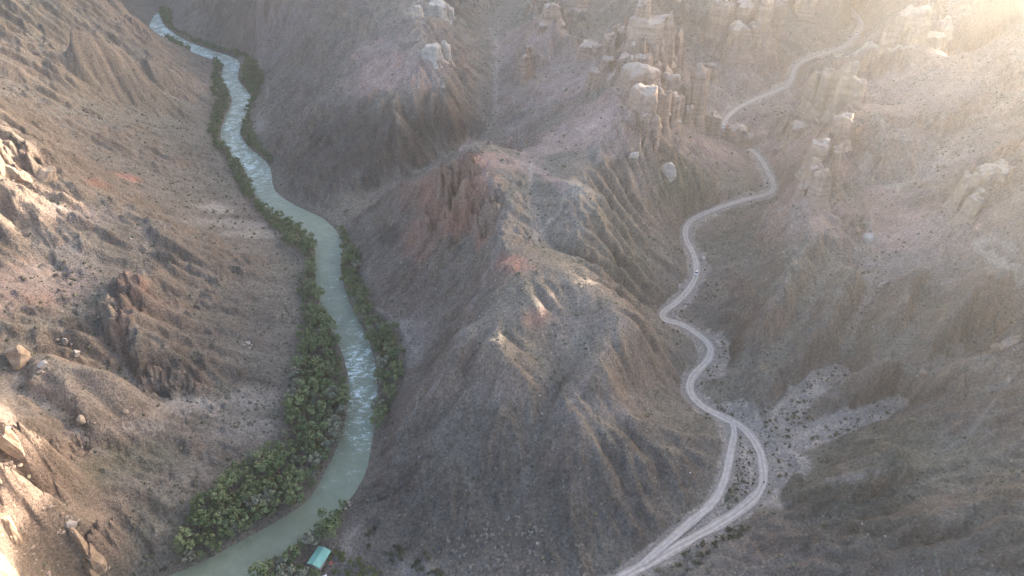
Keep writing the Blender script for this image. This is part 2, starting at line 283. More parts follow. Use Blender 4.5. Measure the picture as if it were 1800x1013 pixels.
FLOW = np.zeros_like(H); DEPO = np.zeros_like(H)
def erode(H, n, steps, er=0.35, dep=0.25, cap=3.5, inert=0.25):
    ny, nx = H.shape
    x = rng.uniform(2, nx - 3, n); y = rng.uniform(2, ny - 3, n); dx = np.zeros(n); dy = np.zeros(n); v = np.ones(n); wat = np.ones(n); sed = np.zeros(n)
    for s in range(steps):
        i = x.astype(int); j = y.astype(int); u = x - i; t = y - j
        a = H[j, i]; b = H[j, i + 1]; c = H[j + 1, i]; d = H[j + 1, i + 1]
        gx_ = (b - a) * (1 - t) + (d - c) * t; gy_ = (c - a) * (1 - u) + (d - b) * u
        h0 = (a * (1 - u) + b * u) * (1 - t) + (c * (1 - u) + d * u) * t
        dx = dx * inert - gx_ * (1 - inert); dy = dy * inert - gy_ * (1 - inert)
        l = np.hypot(dx, dy) + 1e-9; dx /= l; dy /= l
        xn = np.clip(x + dx, 1, nx - 3); yn = np.clip(y + dy, 1, ny - 3)
        i2 = xn.astype(int); j2 = yn.astype(int); u2 = xn - i2; t2 = yn - j2
        h1 = (H[j2, i2] * (1 - u2) + H[j2, i2 + 1] * u2) * (1 - t2) + (H[j2 + 1, i2] * (1 - u2) + H[j2 + 1, i2 + 1] * u2) * t2
        dh = h1 - h0
        cp = np.maximum(-dh / GC, 0.02) * v * wat * cap * 0.25
        delta = np.where((sed > cp) | (dh > 0), np.where(dh > 0, np.minimum(dh, sed), (sed - cp) * dep), -np.minimum((cp - sed) * er, np.maximum(-dh, 0)))
        sed = sed - delta
        D = 0
        for oj, oi, ww in ((0, 0, (1 - u) * (1 - t)), (0, 1, u * (1 - t)), (1, 0, (1 - u) * t), (1, 1, u * t)):
            k = (j + oj) * nx + i + oi
            D = D + np.bincount(k, delta * ww, ny * nx); FLOW.ravel()[:] += np.bincount(k, wat * ww, ny * nx)
        D = np.clip(D.reshape(H.shape), -.22, .22); DEPO[:] += np.maximum(D, 0)
        H = H + blur(D * protect, 1)
        v = np.sqrt(np.maximum(v * v - dh * 0.6, 0.05)); v = np.minimum(v, 4); wat *= 0.985; x, y = xn, yn
    return H
H_raw = H.copy()
for _ in range(6): H = erode(H, 26000, 42, er=.5, cap=7.0); H = H_raw + np.clip(H - H_raw, -6, 4)
H = np.where(protect > 0.02, np.clip(H, 0, None), H)

# river channel and graded tracks
bank = river_w[ir, 2]
H = np.where(rshore < 16, H * smooth(2, 16, rshore) + (1 - smooth(2, 16, rshore)) * np.clip(bank + 1.2 + rshore * 0.08, bank + .9, None), H)
H = np.where(rshore < 3, bank - 1.8 + smooth(-4, 3, rshore) * 3.0, H)
def grade(H, d, z, w0, w1): 
    k = smooth(w0, w1, d); return H * k + z * (1 - k)
_L = densify([W(*a) for a in [(1340, 800, 7), (1400, 775, 9), (1480, 745, 12.5), (1580, 705, 19)]], 3); dW, _i = line_dist(_L, X, Y); H = grade(H, dW.reshape(X.shape), _L[_i, 2].reshape(X.shape), 4.5, 10.0)
_L = densify([W(*a) for a in [(1365, 745, 9), (1410, 690, 12.5), (1440, 660, 15), (1480, 655, 16)]], 3); dW2, _i = line_dist(_L, X, Y); H = grade(H, dW2.reshape(X.shape), _L[_i, 2].reshape(X.shape), 4.5, 10.0)
_L = densify([W(*a) for a in [(1300, 745, 8), (1330, 790, 7), (1370, 820, 7), (1345, 860, 6)]], 3); dW3, _i = line_dist(_L, X, Y); H = grade(H, dW3.reshape(X.shape), _L[_i, 2].reshape(X.shape), 4.5, 10.0)
_L = densify([W(*a) for a in [(1262, 605, 12), (1270, 625, 11.6), (1250, 650, 10.8)]], 3); dW4, _i = line_dist(_L, X, Y); H = grade(H, dW4.reshape(X.shape), _L[_i, 2].reshape(X.shape), 4.5, 10.0)
H = grade(H, dtr, track_w[::2][itr.reshape(X.shape), 2], 3.0, 7.0)
H = grade(H, dro, road_w[::2][iro.reshape(X.shape), 2], 3.6, 8.0)
gyv, gxv = np.gradient(H, GC); SLOPE = np.hypot(gxv, gyv)

# streaks that run down the slopes (line integral of noise along the fall line)
LC = 1.0
lx = np.arange(GX0, gx[-1], LC); ly = np.arange(GY0, gy[-1], LC); LX, LY = np.meshgrid(lx, ly)
_hb = blur(H, 2); _gy, _gx = np.gradient(_hb, GC); _m = np.hypot(_gx, _gy) + 1e-4
NX, NY = _gx / _m, _gy / _m
LIC = np.zeros(LX.shape); _wn = rng.standard_normal(LX.shape)
for sgn in (1, -1):
    x = LX.copy(); y = LY.copy()
    for k in range(11):
        i = np.clip(((x - GX0) / GC).astype(int), 0, NX.shape[1] - 1); j = np.clip(((y - GY0) / GC).astype(int), 0, NX.shape[0] - 1)
        x = x + sgn * NX[j, i] * 1.1; y = y + sgn * NY[j, i] * 1.1
        i = np.clip(((x - GX0) / LC).astype(int), 0, LX.shape[1] - 1); j = np.clip(((y - GY0) / LC).astype(int), 0, LX.shape[0] - 1)
        LIC += _wn[j, i] * (1 - k / 12)
LIC = blur(LIC, 1); LIC /= LIC.std()

def height(x, y):
    x = np.asarray(x, float); y = np.asarray(y, float)
    far = bicubic(BASE, x, y, BX0, BY0, BC); near = bicubic(H, x, y, GX0, GY0, GC)
    m = np.minimum(np.minimum(x - GX0 - 6, gx[-1] - 6 - x), np.minimum(y - GY0 - 6, gy[-1] - 6 - y))
    k = smooth(0, 30, m); return far * (1 - k) + near * k

def hit(px, py):
    """world point where the sight line through a photo position meets the ground"""
    d = ray(px, py); t = np.arange(120, 1500, 0.75); x = d[0] * t; y = d[1] * t; z = CAM_Z + d[2] * t
    h = height(x, y); k = np.argmax(z < h); return np.array([x[k], y[k], h[k]])

# ------------------------------------------------------------------ node helpers
def new_mat(name):
    m = bpy.data.materials.new(name); m.use_nodes = True
    n = m.node_tree; return m, n, n.nodes['Principled BSDF']
def nd(n, typ, **kw):
    x = n.nodes.new(typ)
    for k, v in kw.items():
        if k.startswith('i_'):
            x.inputs[k[2:].replace('_', ' ')].default_value = v
        else: setattr(x, k, v)
    return x
def ramp(n, fac, stops):
    r = n.nodes.new('ShaderNodeValToRGB'); e = r.color_ramp.elements
    while len(e) < len(stops): e.new(0.5)
    for i, (p, c) in enumerate(stops): e[i].position = p; e[i].color = (*c, 1) if len(c) == 3 else c
    n.links.new(fac, r.inputs[0]); return r.outputs[0]
def mul(n, a, b, blend='MULTIPLY', fac=1.0):
    m = n.nodes.new('ShaderNodeMix'); m.data_type = 'RGBA'; m.blend_type = blend
    if isinstance(fac, float): m.inputs[0].default_value = fac
    else: n.links.new(fac, m.inputs[0])
    for s, v in ((6, a), (7, b)):
        if isinstance(v, tuple): m.inputs[s].default_value = (*v, 1)
        else: n.links.new(v, m.inputs[s])
    return m.outputs[2]

def math_(n, op, a, b_=None, clamp=False):
    x = n.nodes.new('ShaderNodeMath'); x.operation = op; x.use_clamp = clamp
    for i, v in enumerate((a, b_)):
        if v is None: continue
        if isinstance(v, (int, float)): x.inputs[i].default_value = v
        else: n.links.new(v, x.inputs[i])
    return x.outputs[0]

# ------------------------------------------------------------------ ground sheet
def grid_axis():
    ys = [85.0]
    while ys[-1] < 880: ys.append(ys[-1] + 0.52 + 0.00135 * ys[-1])
    st = ys[-1] - ys[-2]
    while ys[-1] < 1700: st *= 1.12; ys.append(ys[-1] + st)
    lo = [85.0]; st = 0.7
    while lo[-1] > -300: st *= 1.25; lo.append(lo[-1] - st)
    us = list(np.linspace(-1, 1, 1180)); st = us[1] - us[0]; hi = [1.0]
    while hi[-1] < 2.2: st *= 1.16; hi.append(hi[-1] + st)
    us = [-h for h in hi[:0:-1]] + us + hi[1:]
    return np.array(lo[:0:-1] + ys), np.array(us)
ys, us = grid_axis()
wid = 0.80 * (0.788 * np.clip(ys, 60, 900) + 160) + 25
VX = us[None] * wid[:, None]; VY = np.repeat(ys[:, None], len(us), 1)
VX = np.clip(VX, -880, 1280)
VZ = height(VX, VY)
fade = np.clip(1, 0, 1)
sl_v = bilerp(SLOPE, VX, VY, GX0, GY0, GC)
dR = bilerp(dro, VX, VY, GX0, GY0, GC); dT = bilerp(dtr, VX, VY, GX0, GY0, GC); dS = bilerp(rshore, VX, VY, GX0, GY0, GC)
pr = smooth(0, 10, dS) * smooth(4, 9, dR) * smooth(3.5, 8, dT)
rough = smooth(0.25, 0.9, sl_v)
lic = bilerp(LIC, VX, VY, GX0, GY0, LC)
# crags: broken rock with ledges where the photograph shows bare cliff
CRAGS = [(1500, 845, 100, 26, 1.0), (1640, 700, 70, 40, .7), (1530, 700, 60, 40, .6), (1600, 900, 120, 60, .5), (1750, 800, 90, 90, .4), (1320, 620, 50, 50, .6), (60, 560, 80, 60, .4),(800, 340, 80, 80, 1.0), (850, 400, 40, 60, .9), (740, 400, 60, 50, .7), (215, 560, 26, 95, 1.0), (300, 670, 70, 34, 1.0), (170, 960, 40, 60, .8), (110, 800, 60, 40, .8), (20, 850, 60, 160, .7), (20, 270, 60, 50, .8), (100, 80, 160, 110, .45), (250, 60, 60, 60, .6),
         (640, 280, 120, 70, .45), (780, 210, 60, 60, .6), (1310, 520, 70, 70, .6), (1380, 420, 70, 60, .5), (1450, 860, 90, 50, .8), (1420, 940, 80, 60, .7), (1540, 850, 60, 40, .7), (1640, 720, 70, 30, .6), (760, 760, 60, 60, .4), (1120, 470, 90, 80, .45), (820, 540, 40, 50, .8), (1080, 530, 60, 40, .6), (380, 500, 60, 60, .4), (160, 500, 60, 60, .4), (560, 60, 90, 60, .4), (1130, 300, 60, 60, .5), (1700, 620, 80, 40, .4), (1000, 620, 90, 50, .35)]
CAMV = np.array([[1, 0, 0], [0, sin(PITCH), cos(PITCH)], [0, cos(PITCH), -sin(PITCH)]])
CRAG = np.zeros(VX.shape); wcr = fbm(VX / 18, VY / 18, 3, seed=45)
for px, py, rx, ry, st in CRAGS:
    c = hit(px, py); kk = project(*c)[2] / FPX; near = (np.abs(VX - c[0]) < 2 * rx * kk) & (np.abs(VY - c[1]) < 4 * max(rx, ry) * kk)
    Dn = np.stack([VX[near] - c[0], VY[near] - c[1], VZ[near] - c[2]], -1)
    e = np.sqrt((Dn @ CAMV[0] / (rx * kk)) ** 2 + (Dn @ CAMV[1] / (ry * kk)) ** 2 + (Dn @ CAMV[2] / (max(rx, ry) * 1.6 * kk)) ** 2) + wcr[near] * .5
    CRAG[near] = np.maximum(CRAG[near], smooth(1.2, .5, e) * st)
CRAG = np.maximum(CRAG, .8 * smooth(.0, .4, fbm(VX / 45, VY / 45, 3, seed=46)) * smooth(.45, .9, sl_v))
jag = (ridged((VX + wcr * 8) / 13, (VY + wcr * 8) / 13, 5, gain=.6, seed=25) - .6)
for a in ((-9, 236), (-6, 226), (10, 262), (26, 279), (5, 249), (18, 270)): CRAG = CRAG * (1 - .8 * np.exp(-((VX - a[0]) ** 2 + (VY - a[1]) ** 2) / 14.0 ** 2))
CRAG = CRAG * (1 - .8 * np.exp(-((VX - 18) ** 2 + (VY - 232) ** 2) / 62.0 ** 2)); rough = rough * (1 - .5 * np.exp(-((VX - 18) ** 2 + (VY - 232) ** 2) / 62.0 ** 2))
VZ = VZ + pr * CRAG * (jag * 4.2 + lic * .35)
# stepped rock masses: castles and forts
CASTLES = [(1540, 115, 60, 20, .7), (1620, 215, 110, 14, .6), (1500, 8, 60, 20, .8), (1210, 40, 30, 40, .6), (1000, 40, 50, 30, .5), (1050, 150, 40, 30, .5), (1780, 130, 40, 50, .5), (1160, 275, 50, 30, .5), (1380, 230, 30, 40, .6), (1360, 110, 50, 20, .45), (1520, 260, 40, 40, .5), (1500, 400, 36, 30, .5), (1780, 270, 40, 30, .6), (900, 250, 60, 14, .4), (215, 540, 18, 70, .7), (305, 675, 60, 22, .6), (250, 60, 40, 40, .4), (120, 790, 50, 18, .6), (190, 960, 26, 40, .8),(1130, 60, 70, 70, 1.0), (1130, 130, 60, 45, 1.0), (1150, 190, 50, 45, .9), (1120, 235, 40, 36, .8), (1205, 190, 26, 40, .5), (1060, 100, 30, 30, .6), (1295, 40, 70, 50, 1.0), (1360, 20, 50, 30, .8), (1600, 45, 60, 36, .8), (1455, 160, 56, 42, .9), (1435, 280, 32, 70, .8), (1470, 215, 32, 30, .7), (1710, 330, 60, 44, .7), (955, 20, 36, 26, .8), (925, 110, 18, 30, .6), (765, 90, 36, 16, .6), (765, 15, 36, 20, .7), (30, 290, 60, 36, .6), (20, 850, 44, 170, .8), (1290, 90, 40, 24, .6), (800, 330, 55, 60, .9), (855, 380, 30, 60, .9), (745, 385, 50, 40, .5), (1630, 70, 60, 16, .6)]
CAST = np.zeros(VX.shape)
for px, py, rx, ry, st in CASTLES:
    c = hit(px, py); kk = project(*c)[2] / FPX; near = (np.abs(VX - c[0]) < 2 * rx * kk) & (np.abs(VY - c[1]) < 3 * max(rx, ry) * kk + 10)
    Dn = np.stack([VX[near] - c[0], VY[near] - c[1], VZ[near] - c[2]], -1)
    e = np.sqrt((Dn @ CAMV[0] / (rx * kk)) ** 2 + (Dn @ CAMV[1] / (ry * kk)) ** 2 + (Dn @ CAMV[2] / (max(rx, ry) * 1.2 * kk)) ** 2) + wcr[near] * .35
    CAST[near] = np.maximum(CAST[near], smooth(1.15, .6, e) * st)
ca = fbm(VX / 17, VY / 17, 4, gain=.6, seed=27); cb = fbm(VX / 9, VY / 9, 4, gain=.6, seed=28)
VZ = VZ + pr * CAST * (7.0 * smooth(-.06, .03, ca) + 6.5 * smooth(.12, .18, ca) + 5.0 * smooth(.02, .08, cb) + 4.0 * smooth(.2, .26, cb) - 5.0)
CRAG = np.maximum(CRAG, CAST * .6)
ph = VZ / 3.6 + fbm(VX / 30, VY / 30, 3, seed=26) * 1.6; fr = ph - np.floor(ph); VZ = VZ + pr * CRAG * smooth(.4, .9, sl_v) * 3.6 * .5 * (smooth(.15, .6, fr) - fr)
VZ = VZ + pr * (fbm(VX / 3.4, VY / 3.4, 4, gain=.7, seed=21) * 0.5 + rough * ((ridged(VX / 7.5, VY / 7.5, 5, gain=.66, seed=22) - .6) * 1.9 + lic * 0.14))

def make_mesh(name, verts, faces4, smooth_shade=True):
    me = bpy.data.meshes.new(name); n = len(verts); m = len(faces4); k = faces4.shape[1]
    me.vertices.add(n); me.vertices.foreach_set('co', np.asarray(verts, np.float32).ravel())
    me.loops.add(m * k); me.polygons.add(m)
    me.loops.foreach_set('vertex_index', np.asarray(faces4, np.int32).ravel())
    me.polygons.foreach_set('loop_start', np.arange(0, m * k, k, dtype=np.int32))
    me.polygons.foreach_set('use_smooth', np.full(m, smooth_shade)); me.update(calc_edges=True)
    return me
def grid_faces(ny, nx):
    a = (np.arange(ny - 1)[:, None] * nx + np.arange(nx - 1)[None]).ravel()
    return np.stack([a, a + 1, a + nx + 1, a + nx], 1)
def add_attr(me, name, data, typ='FLOAT_COLOR'):
    at = me.attributes.new(name, typ, 'POINT')
    if typ == 'FLOAT_COLOR':
        d = np.ones((len(me.vertices), 4), np.float32); d[:, :3] = data; at.data.foreach_set('color', d.ravel())
    else: at.data.foreach_set('value', np.asarray(data, np.float32).ravel())

# ---- ground colour: soil, scree, rock, sand and some painted light and shade where the photograph has them
def mix(a, b, k): return a * (1 - k[..., None]) + np.asarray(b) * k[..., None]
n1 = fbm(VX / 55, VY / 55, 4, seed=31); n2 = fbm(VX / 14, VY / 14, 4, seed=32); n3 = fbm(VX / 5, VY / 5, 3, seed=33)
flow = np.log1p(bilerp(blur(FLOW, 1), VX, VY, GX0, GY0, GC)); flow = (flow - flow.mean()) / (flow.std() + 1e-6)
depo = np.log1p(bilerp(blur(DEPO, 1), VX, VY, GX0, GY0, GC) * 4)
C_ = dict(grey=(.160, .137, .117), brown=(.205, .173, .145), olive=(.195, .18, .14), pink=(.42, .275, .24), red=(.36, .178, .130), rust=(.225, .155, .122), pale=(.45, .385, .32),
          dark=(.118, .102, .091), tan=(.32, .255, .20), sand=(.33, .285, .25), green=(.145, .145, .10), lilac=(.285, .228, .208))
COL = np.empty(VX.shape + (3,)); COL[:] = C_['brown']
COL = mix(COL, C_['olive'], smooth(-.25, .35, n1) * smooth(1.0, .3, sl_v) * .8)
COL = mix(COL, C_['grey'], smooth(.0, .5, fbm(VX / 40, VY / 40, 4, seed=34)) * .8)
CAMV = np.array([[1, 0, 0], [0, sin(PITCH), cos(PITCH)], [0, cos(PITCH), -sin(PITCH)]])
wpx = fbm(VX / 16, VY / 16, 4, seed=41); wpy = fbm(VX / 16, VY / 16, 4, seed=42)
#       column, row, half width, half height, colour, strength
PATCH = [
 (1350, 200, 420, 220, 'pink', .35), (1000, 130, 220, 130, 'pink', .3), (1600, 400, 250, 120, 'lilac', .4), (700, 60, 140, 80, 'lilac', .4), (1590, 265, 110, 45, 'pale', .35), (1250, 200, 60, 60, 'lilac', .4),
 (640, 250, 150, 90, 'dark', .9), (800, 215, 75, 34, 'dark', .75), (900, 207, 40, 12, 'dark', .5), (1230, 320, 60, 30, 'green', .5), (1240, 120, 24, 60, 'grey', .5), (560, 310, 70, 60, 'dark', .6), (740, 250, 60, 50, 'dark', .5), (690, 480, 70, 60, 'dark', .35), (770, 620, 40, 60, 'dark', .5), (900, 860, 330, 150, 'grey', .9), (900, 900, 200, 110, 'dark', .45), (700, 840, 90, 90, 'dark', .35), (1150, 820, 120, 90, 'dark', .3),  # dark ground, deepened at the ravine, hill and west flank to paint shade
 (100, 120, 220, 130, 'tan', .45), (60, 40, 120, 70, 'olive', .5), (330, 150, 60, 50, 'tan', .5), (250, 200, 160, 90, 'olive', .5), (480, 60, 120, 70, 'lilac', .55), (400, 30, 80, 40, 'grey', .4),
 (690, 130, 105, 50, 'pink', .85), (660, 90, 60, 50, 'pink', .6), (755, 20, 45, 30, 'pale', .6), (770, 90, 36, 18, 'pale', .8), (760, 130, 45, 30, 'lilac', .6), (820, 160, 50, 40, 'olive', .5), (780, 190, 40, 30, 'rust', .35),
 (930, 60, 70, 60, 'pink', .6), (950, 110, 70, 35, 'lilac', .7), (980, 160, 90, 40, 'lilac', .8), (1010, 150, 100, 40, 'pink', .55), (1050, 215, 110, 50, 'pink', .9), (1090, 170, 80, 60, 'pink', .7), (920, 220, 60, 35, 'lilac', .7), (980, 250, 90, 30, 'pink', .5),
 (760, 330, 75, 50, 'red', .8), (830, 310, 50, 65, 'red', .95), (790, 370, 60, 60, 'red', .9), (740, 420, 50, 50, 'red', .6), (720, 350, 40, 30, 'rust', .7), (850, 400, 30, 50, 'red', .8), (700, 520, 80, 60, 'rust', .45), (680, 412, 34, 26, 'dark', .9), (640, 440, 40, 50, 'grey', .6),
 (900, 465, 48, 22, 'red', .9), (860, 490, 50, 25, 'rust', .7), (940, 560, 34, 22, 'red', .6), (900, 285, 60, 22, 'pink', .6), (1005, 335, 36, 24, 'pale', .55), (1040, 345, 30, 22, 'pale', .4), (1080, 260, 60, 30, 'lilac', .6),
 (930, 370, 70, 60, 'olive', .5), (960, 380, 110, 60, 'lilac', .45), (1010, 560, 110, 50, 'lilac', .4), (1080, 390, 70, 50, 'olive', .6), (1000, 440, 60, 30, 'olive', .5), (1020, 500, 60, 40, 'tan', .4), (865, 620, 40, 50, 'tan', .55), (990, 480, 40, 30, 'tan', .6), (880, 680, 60, 30, 'lilac', .4), (1060, 720, 120, 30, 'lilac', .35),  # tan spots lighten the crest where the sun patches fall
 (1120, 470, 80, 70, 'green', .5), (1130, 640, 60, 60, 'grey', .6), (1190, 320, 90, 60, 'green', .7), (1130, 310, 50, 40, 'lilac', .6), (1250, 260, 60, 35, 'pink', .6), (1300, 330, 60, 30, 'olive', .5),
 (1300, 180, 120, 90, 'lilac', .6), (1300, 90, 90, 60, 'pink', .45), (1420, 60, 100, 60, 'tan', .4), (1600, 60, 150, 80, 'lilac', .5), (1600, 160, 180, 70, 'lilac', .6), (1700, 100, 150, 130, 'tan', .4), (1480, 150, 90, 60, 'pink', .45), (1380, 250, 80, 60, 'pink', .5), (1450, 380, 90, 50, 'pink', .5), (1560, 450, 90, 60, 'lilac', .5), (1400, 330, 60, 40, 'pink', .5), 
 (1590, 280, 120, 50, 'lilac', .8), (1480, 280, 50, 60, 'pink', .5), (1570, 390, 55, 80, 'pink', .85), (1545, 375, 40, 50, 'rust', .6), (1640, 400, 90, 70, 'pink', .6), (1740, 400, 90, 100, 'tan', .5),
 (1300, 500, 22, 55, 'rust', .8), (1350, 430, 50, 40, 'rust', .5), (1390, 410, 50, 40, 'pink', .4), (1330, 560, 70, 35, 'rust', .5), (1420, 480, 110, 80, 'olive', .5), (1290, 590, 60, 40, 'dark', .5), (1290, 430, 40, 40, 'green', .5),
 (1480, 600, 120, 40, 'olive', .5), (1620, 580, 120, 50, 'olive', .5), (1560, 540, 60, 50, 'rust', .3), (1650, 710, 90, 40, 'dark', .45), (1560, 780, 120, 50, 'green', .6), (1480, 870, 130, 70, 'green', .6), (1560, 940, 160, 70, 'dark', .4), (1740, 660, 90, 30, 'tan', .4), (1740, 850, 100, 120, 'olive', .6), (1350, 950, 80, 50, 'rust', .4), (1500, 835, 70, 16, 'tan', .5),
 (60, 350, 90, 40, 'tan', .7), (150, 380, 60, 25, 'lilac', .7), (90, 420, 70, 30, 'pale', .3), (60, 500, 90, 60, 'pink', .45), (110, 470, 60, 40, 'pale', .3), (215, 560, 16, 85, 'rust', .95), (225, 500, 22, 40, 'red', .5), (300, 545, 45, 26, 'rust', .6), (225, 313, 26, 12, 'red', .8), (170, 322, 20, 10, 'red', .5),
 (300, 650, 60, 45, 'dark', .7), (400, 560, 90, 70, 'grey', .7), (360, 460, 70, 50, 'grey', .5), (420, 395, 90, 12, 'sand', .7), (380, 365, 30, 14, 'pale', .7), (450, 412, 60, 10, 'pale', .5), (330, 714, 70, 14, 'sand', .95), (440, 705, 60, 24, 'sand', .6), (420, 760, 60, 24, 'sand', .5),
 (110, 695, 140, 40, 'sand', .55), (90, 650, 90, 24, 'tan', .5), (250, 750, 130, 14, 'sand', .5), (230, 815, 90, 34, 'green', .6), (100, 820, 50, 50, 'rust', .25), (260, 940, 120, 70, 'olive', .7), (170, 940, 30, 60, 'tan', .7), (40, 880, 60, 140, 'tan', .7), (110, 960, 50, 40, 'grey', .5),
 (735, 590, 30, 55, 'lilac', .7), (700, 570, 30, 14, 'pale', .5), (730, 630, 22, 30, 'sand', .5), (445, 225, 36, 26, 'sand', .5), (620, 960, 26, 40, 'sand', .7), (660, 985, 50, 26, 'grey', .8), (650, 950, 30, 60, 'grey', .6), (730, 1005, 60, 20, 'sand', .5),
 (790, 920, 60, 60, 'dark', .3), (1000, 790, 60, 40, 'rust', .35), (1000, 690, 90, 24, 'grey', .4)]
cen = {}
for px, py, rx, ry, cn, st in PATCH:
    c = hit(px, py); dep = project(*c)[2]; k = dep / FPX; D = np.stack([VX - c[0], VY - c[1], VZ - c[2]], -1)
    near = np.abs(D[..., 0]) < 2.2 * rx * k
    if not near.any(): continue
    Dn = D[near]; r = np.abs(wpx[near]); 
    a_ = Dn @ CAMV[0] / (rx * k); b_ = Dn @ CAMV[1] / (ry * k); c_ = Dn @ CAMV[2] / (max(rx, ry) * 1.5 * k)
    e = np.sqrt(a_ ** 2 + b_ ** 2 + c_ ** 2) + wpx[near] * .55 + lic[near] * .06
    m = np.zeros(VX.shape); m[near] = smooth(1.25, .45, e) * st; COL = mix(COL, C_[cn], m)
bandz = fbm(VZ / 2.6 + wpx * .6, VX * .01, 3, seed=36); COL = mix(COL, np.array((.31, .225, .175)), CAST * .75); COL = COL * (1 + CAST * bandz * .35)[..., None]
# bare rock on the steepest ground, sediment in the chutes, streaks down the fall line
COL = mix(COL, COL * np.array([1.06, .96, .90]), smooth(.75, 1.3, sl_v + n2 * .3))
COL = COL * (1 + np.clip(flow, -2, 3) * 0.05 + lic * 0.06 * smooth(.1, .4, sl_v) + 0.18 * n2 + 0.2 * n3 + 0.36 * fbm(VX / 1.9, VY / 1.7, 3, gain=.7, seed=35))[..., None]
COL = mix(COL, COL * 1.25 + .02, smooth(1.4, 2.6, flow) * .55)
# sand of the valley floor and the dry washes
def dv(d): return bilerp(d.reshape(X.shape), VX, VY, GX0, GY0, GC) + wpx * 2.6 + n3 * 1.2
wash = np.maximum.reduce([smooth(8.5, 5.5, dv(dW)), smooth(9.5, 6, dv(dW2)), smooth(15, 10, dv(dW3)), smooth(10, 6.5, dv(dW4)), smooth(7.5, 4.0, dR + wpx * 5.5 + n3 * 2), smooth(5.0, 2.6, dT + wpx * 3 + n3 * 1.2)])
wash *= smooth(1.0, .55, sl_v)
COL = mix(COL, np.array((.34, .292, .262)), wash * .97)
rub = smooth(.08, .3, fbm(VX / 9, VY / 5, 4, gain=.6, seed=51)); bars = smooth(.10, .2, ridged(VX / 11 + wpx, VY / 11 + wpy, 3, seed=52) - .62); edge = np.maximum(smooth(.1, .45, wash) * smooth(.98, .5, wash) * rub, wash * smooth(3.6, 6, dR) * smooth(3, 5, dT) * np.maximum(rub * .7, bars))
COL = mix(COL, np.array((.52, .425, .36)), edge * .85)
# foot trails, dry stream beds, and crest lines painted pale as lit tops
TRAIL_CREST_LINES = [([(812, 260), (825, 252), (860, 250), (905, 262), (935, 288), (990, 330)], 3.2, 'pink', .95), ([(900, 225), (950, 238), (1000, 206), (1050, 178)], 3.0, 'pink', .6), ([(850, 300), (883, 365), (878, 420), (850, 500), (815, 575), (800, 625), (755, 690)], 2.4, 'lilac', .8), ([(740, 28), (690, 65), (640, 95), (590, 145), (540, 192)], 3.0, 'lilac', .6), ([(1050, 285), (1090, 258), (1110, 215)], 3, 'pink', .6), ([(1100, 565), (1060, 620), (1010, 703), (1100, 735)], 1.6, 'lilac', .6), ([(1430, 290), (1400, 375), (1395, 470), (1350, 540)], 2.5, 'lilac', .5), ([(1800, 604), (1720, 630), (1648, 650), (1608, 690)], 2.0, 'lilac', .7), ([(1590, 815), (1520, 835), (1450, 850)], 1.6, 'sand', .7), ([(0, 203), (42, 258), (62, 298), (110, 304), (190, 350), (300, 402)], 2.4, 'tan', .7), ([(120, 40), (200, 80), (290, 120), (360, 150)], 3.0, 'tan', .6),([(1472, 93), (1510, 88), (1545, 85), (1600, 83), (1640, 78), (1668, 62), (1668, 48), (1645, 36), (1625, 28)], 4.0, 'pale', 1.0), ([(1490, 216), (1560, 222), (1640, 214), (1720, 207)], 2.0, 'pale', .6), ([(1722, 425), (1726, 440), (1742, 455), (1775, 470), (1800, 485)], 3.0, 'pale', .8), ([(1690, 15), (1640, 20), (1600, 10)], 2.0, 'pale', .6), ([(1480, 240), (1530, 290), (1560, 330)], 1.5, 'pale', .4), ([(1580, 240), (1600, 290)], 1.2, 'pale', .4), ([(1650, 235), (1655, 290)], 1.2, 'pale', .4), ([(1590, 650), (1480, 672)], 1.2, 'pale', .4), ([(1560, 300), (1580, 330)], 1.5, 'pale', .3),([(935, 290), (930, 340), (932, 385), (946, 428)], 1.4, 'pale', .5), ([(992, 342), (985, 372), (962, 392), (945, 412)], 1.0, 'pale', .7), ([(1010, 575), (1030, 605), (1042, 636)], .7, 'pale', .55),
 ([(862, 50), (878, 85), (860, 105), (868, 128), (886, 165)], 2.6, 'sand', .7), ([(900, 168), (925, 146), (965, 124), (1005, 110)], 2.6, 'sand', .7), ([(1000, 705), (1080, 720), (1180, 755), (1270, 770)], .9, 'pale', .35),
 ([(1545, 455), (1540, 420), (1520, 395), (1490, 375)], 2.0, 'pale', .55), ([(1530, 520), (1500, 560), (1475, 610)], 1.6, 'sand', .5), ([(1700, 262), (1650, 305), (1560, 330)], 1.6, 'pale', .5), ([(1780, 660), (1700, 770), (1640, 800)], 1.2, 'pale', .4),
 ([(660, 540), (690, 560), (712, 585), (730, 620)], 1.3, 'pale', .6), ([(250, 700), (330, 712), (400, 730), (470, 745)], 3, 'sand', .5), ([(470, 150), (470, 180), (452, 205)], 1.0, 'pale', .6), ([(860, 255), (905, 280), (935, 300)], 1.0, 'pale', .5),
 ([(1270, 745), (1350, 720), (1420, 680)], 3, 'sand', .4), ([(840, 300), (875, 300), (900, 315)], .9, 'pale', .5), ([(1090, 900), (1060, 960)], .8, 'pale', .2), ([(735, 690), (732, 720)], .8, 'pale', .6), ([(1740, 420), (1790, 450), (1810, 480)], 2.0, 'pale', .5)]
for t, wd, cn, st in TRAIL_CREST_LINES:
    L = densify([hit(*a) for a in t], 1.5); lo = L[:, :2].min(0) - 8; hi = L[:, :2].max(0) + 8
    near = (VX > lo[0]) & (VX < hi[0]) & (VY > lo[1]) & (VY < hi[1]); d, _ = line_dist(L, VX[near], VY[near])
    m = np.zeros(VX.shape); m[near] = smooth(wd * 1.1, wd * .4, d + wpx[near] * wd * .8) * st * .85 * smooth(-.5, .1, n2[near]); COL = mix(COL, C_[cn], m)
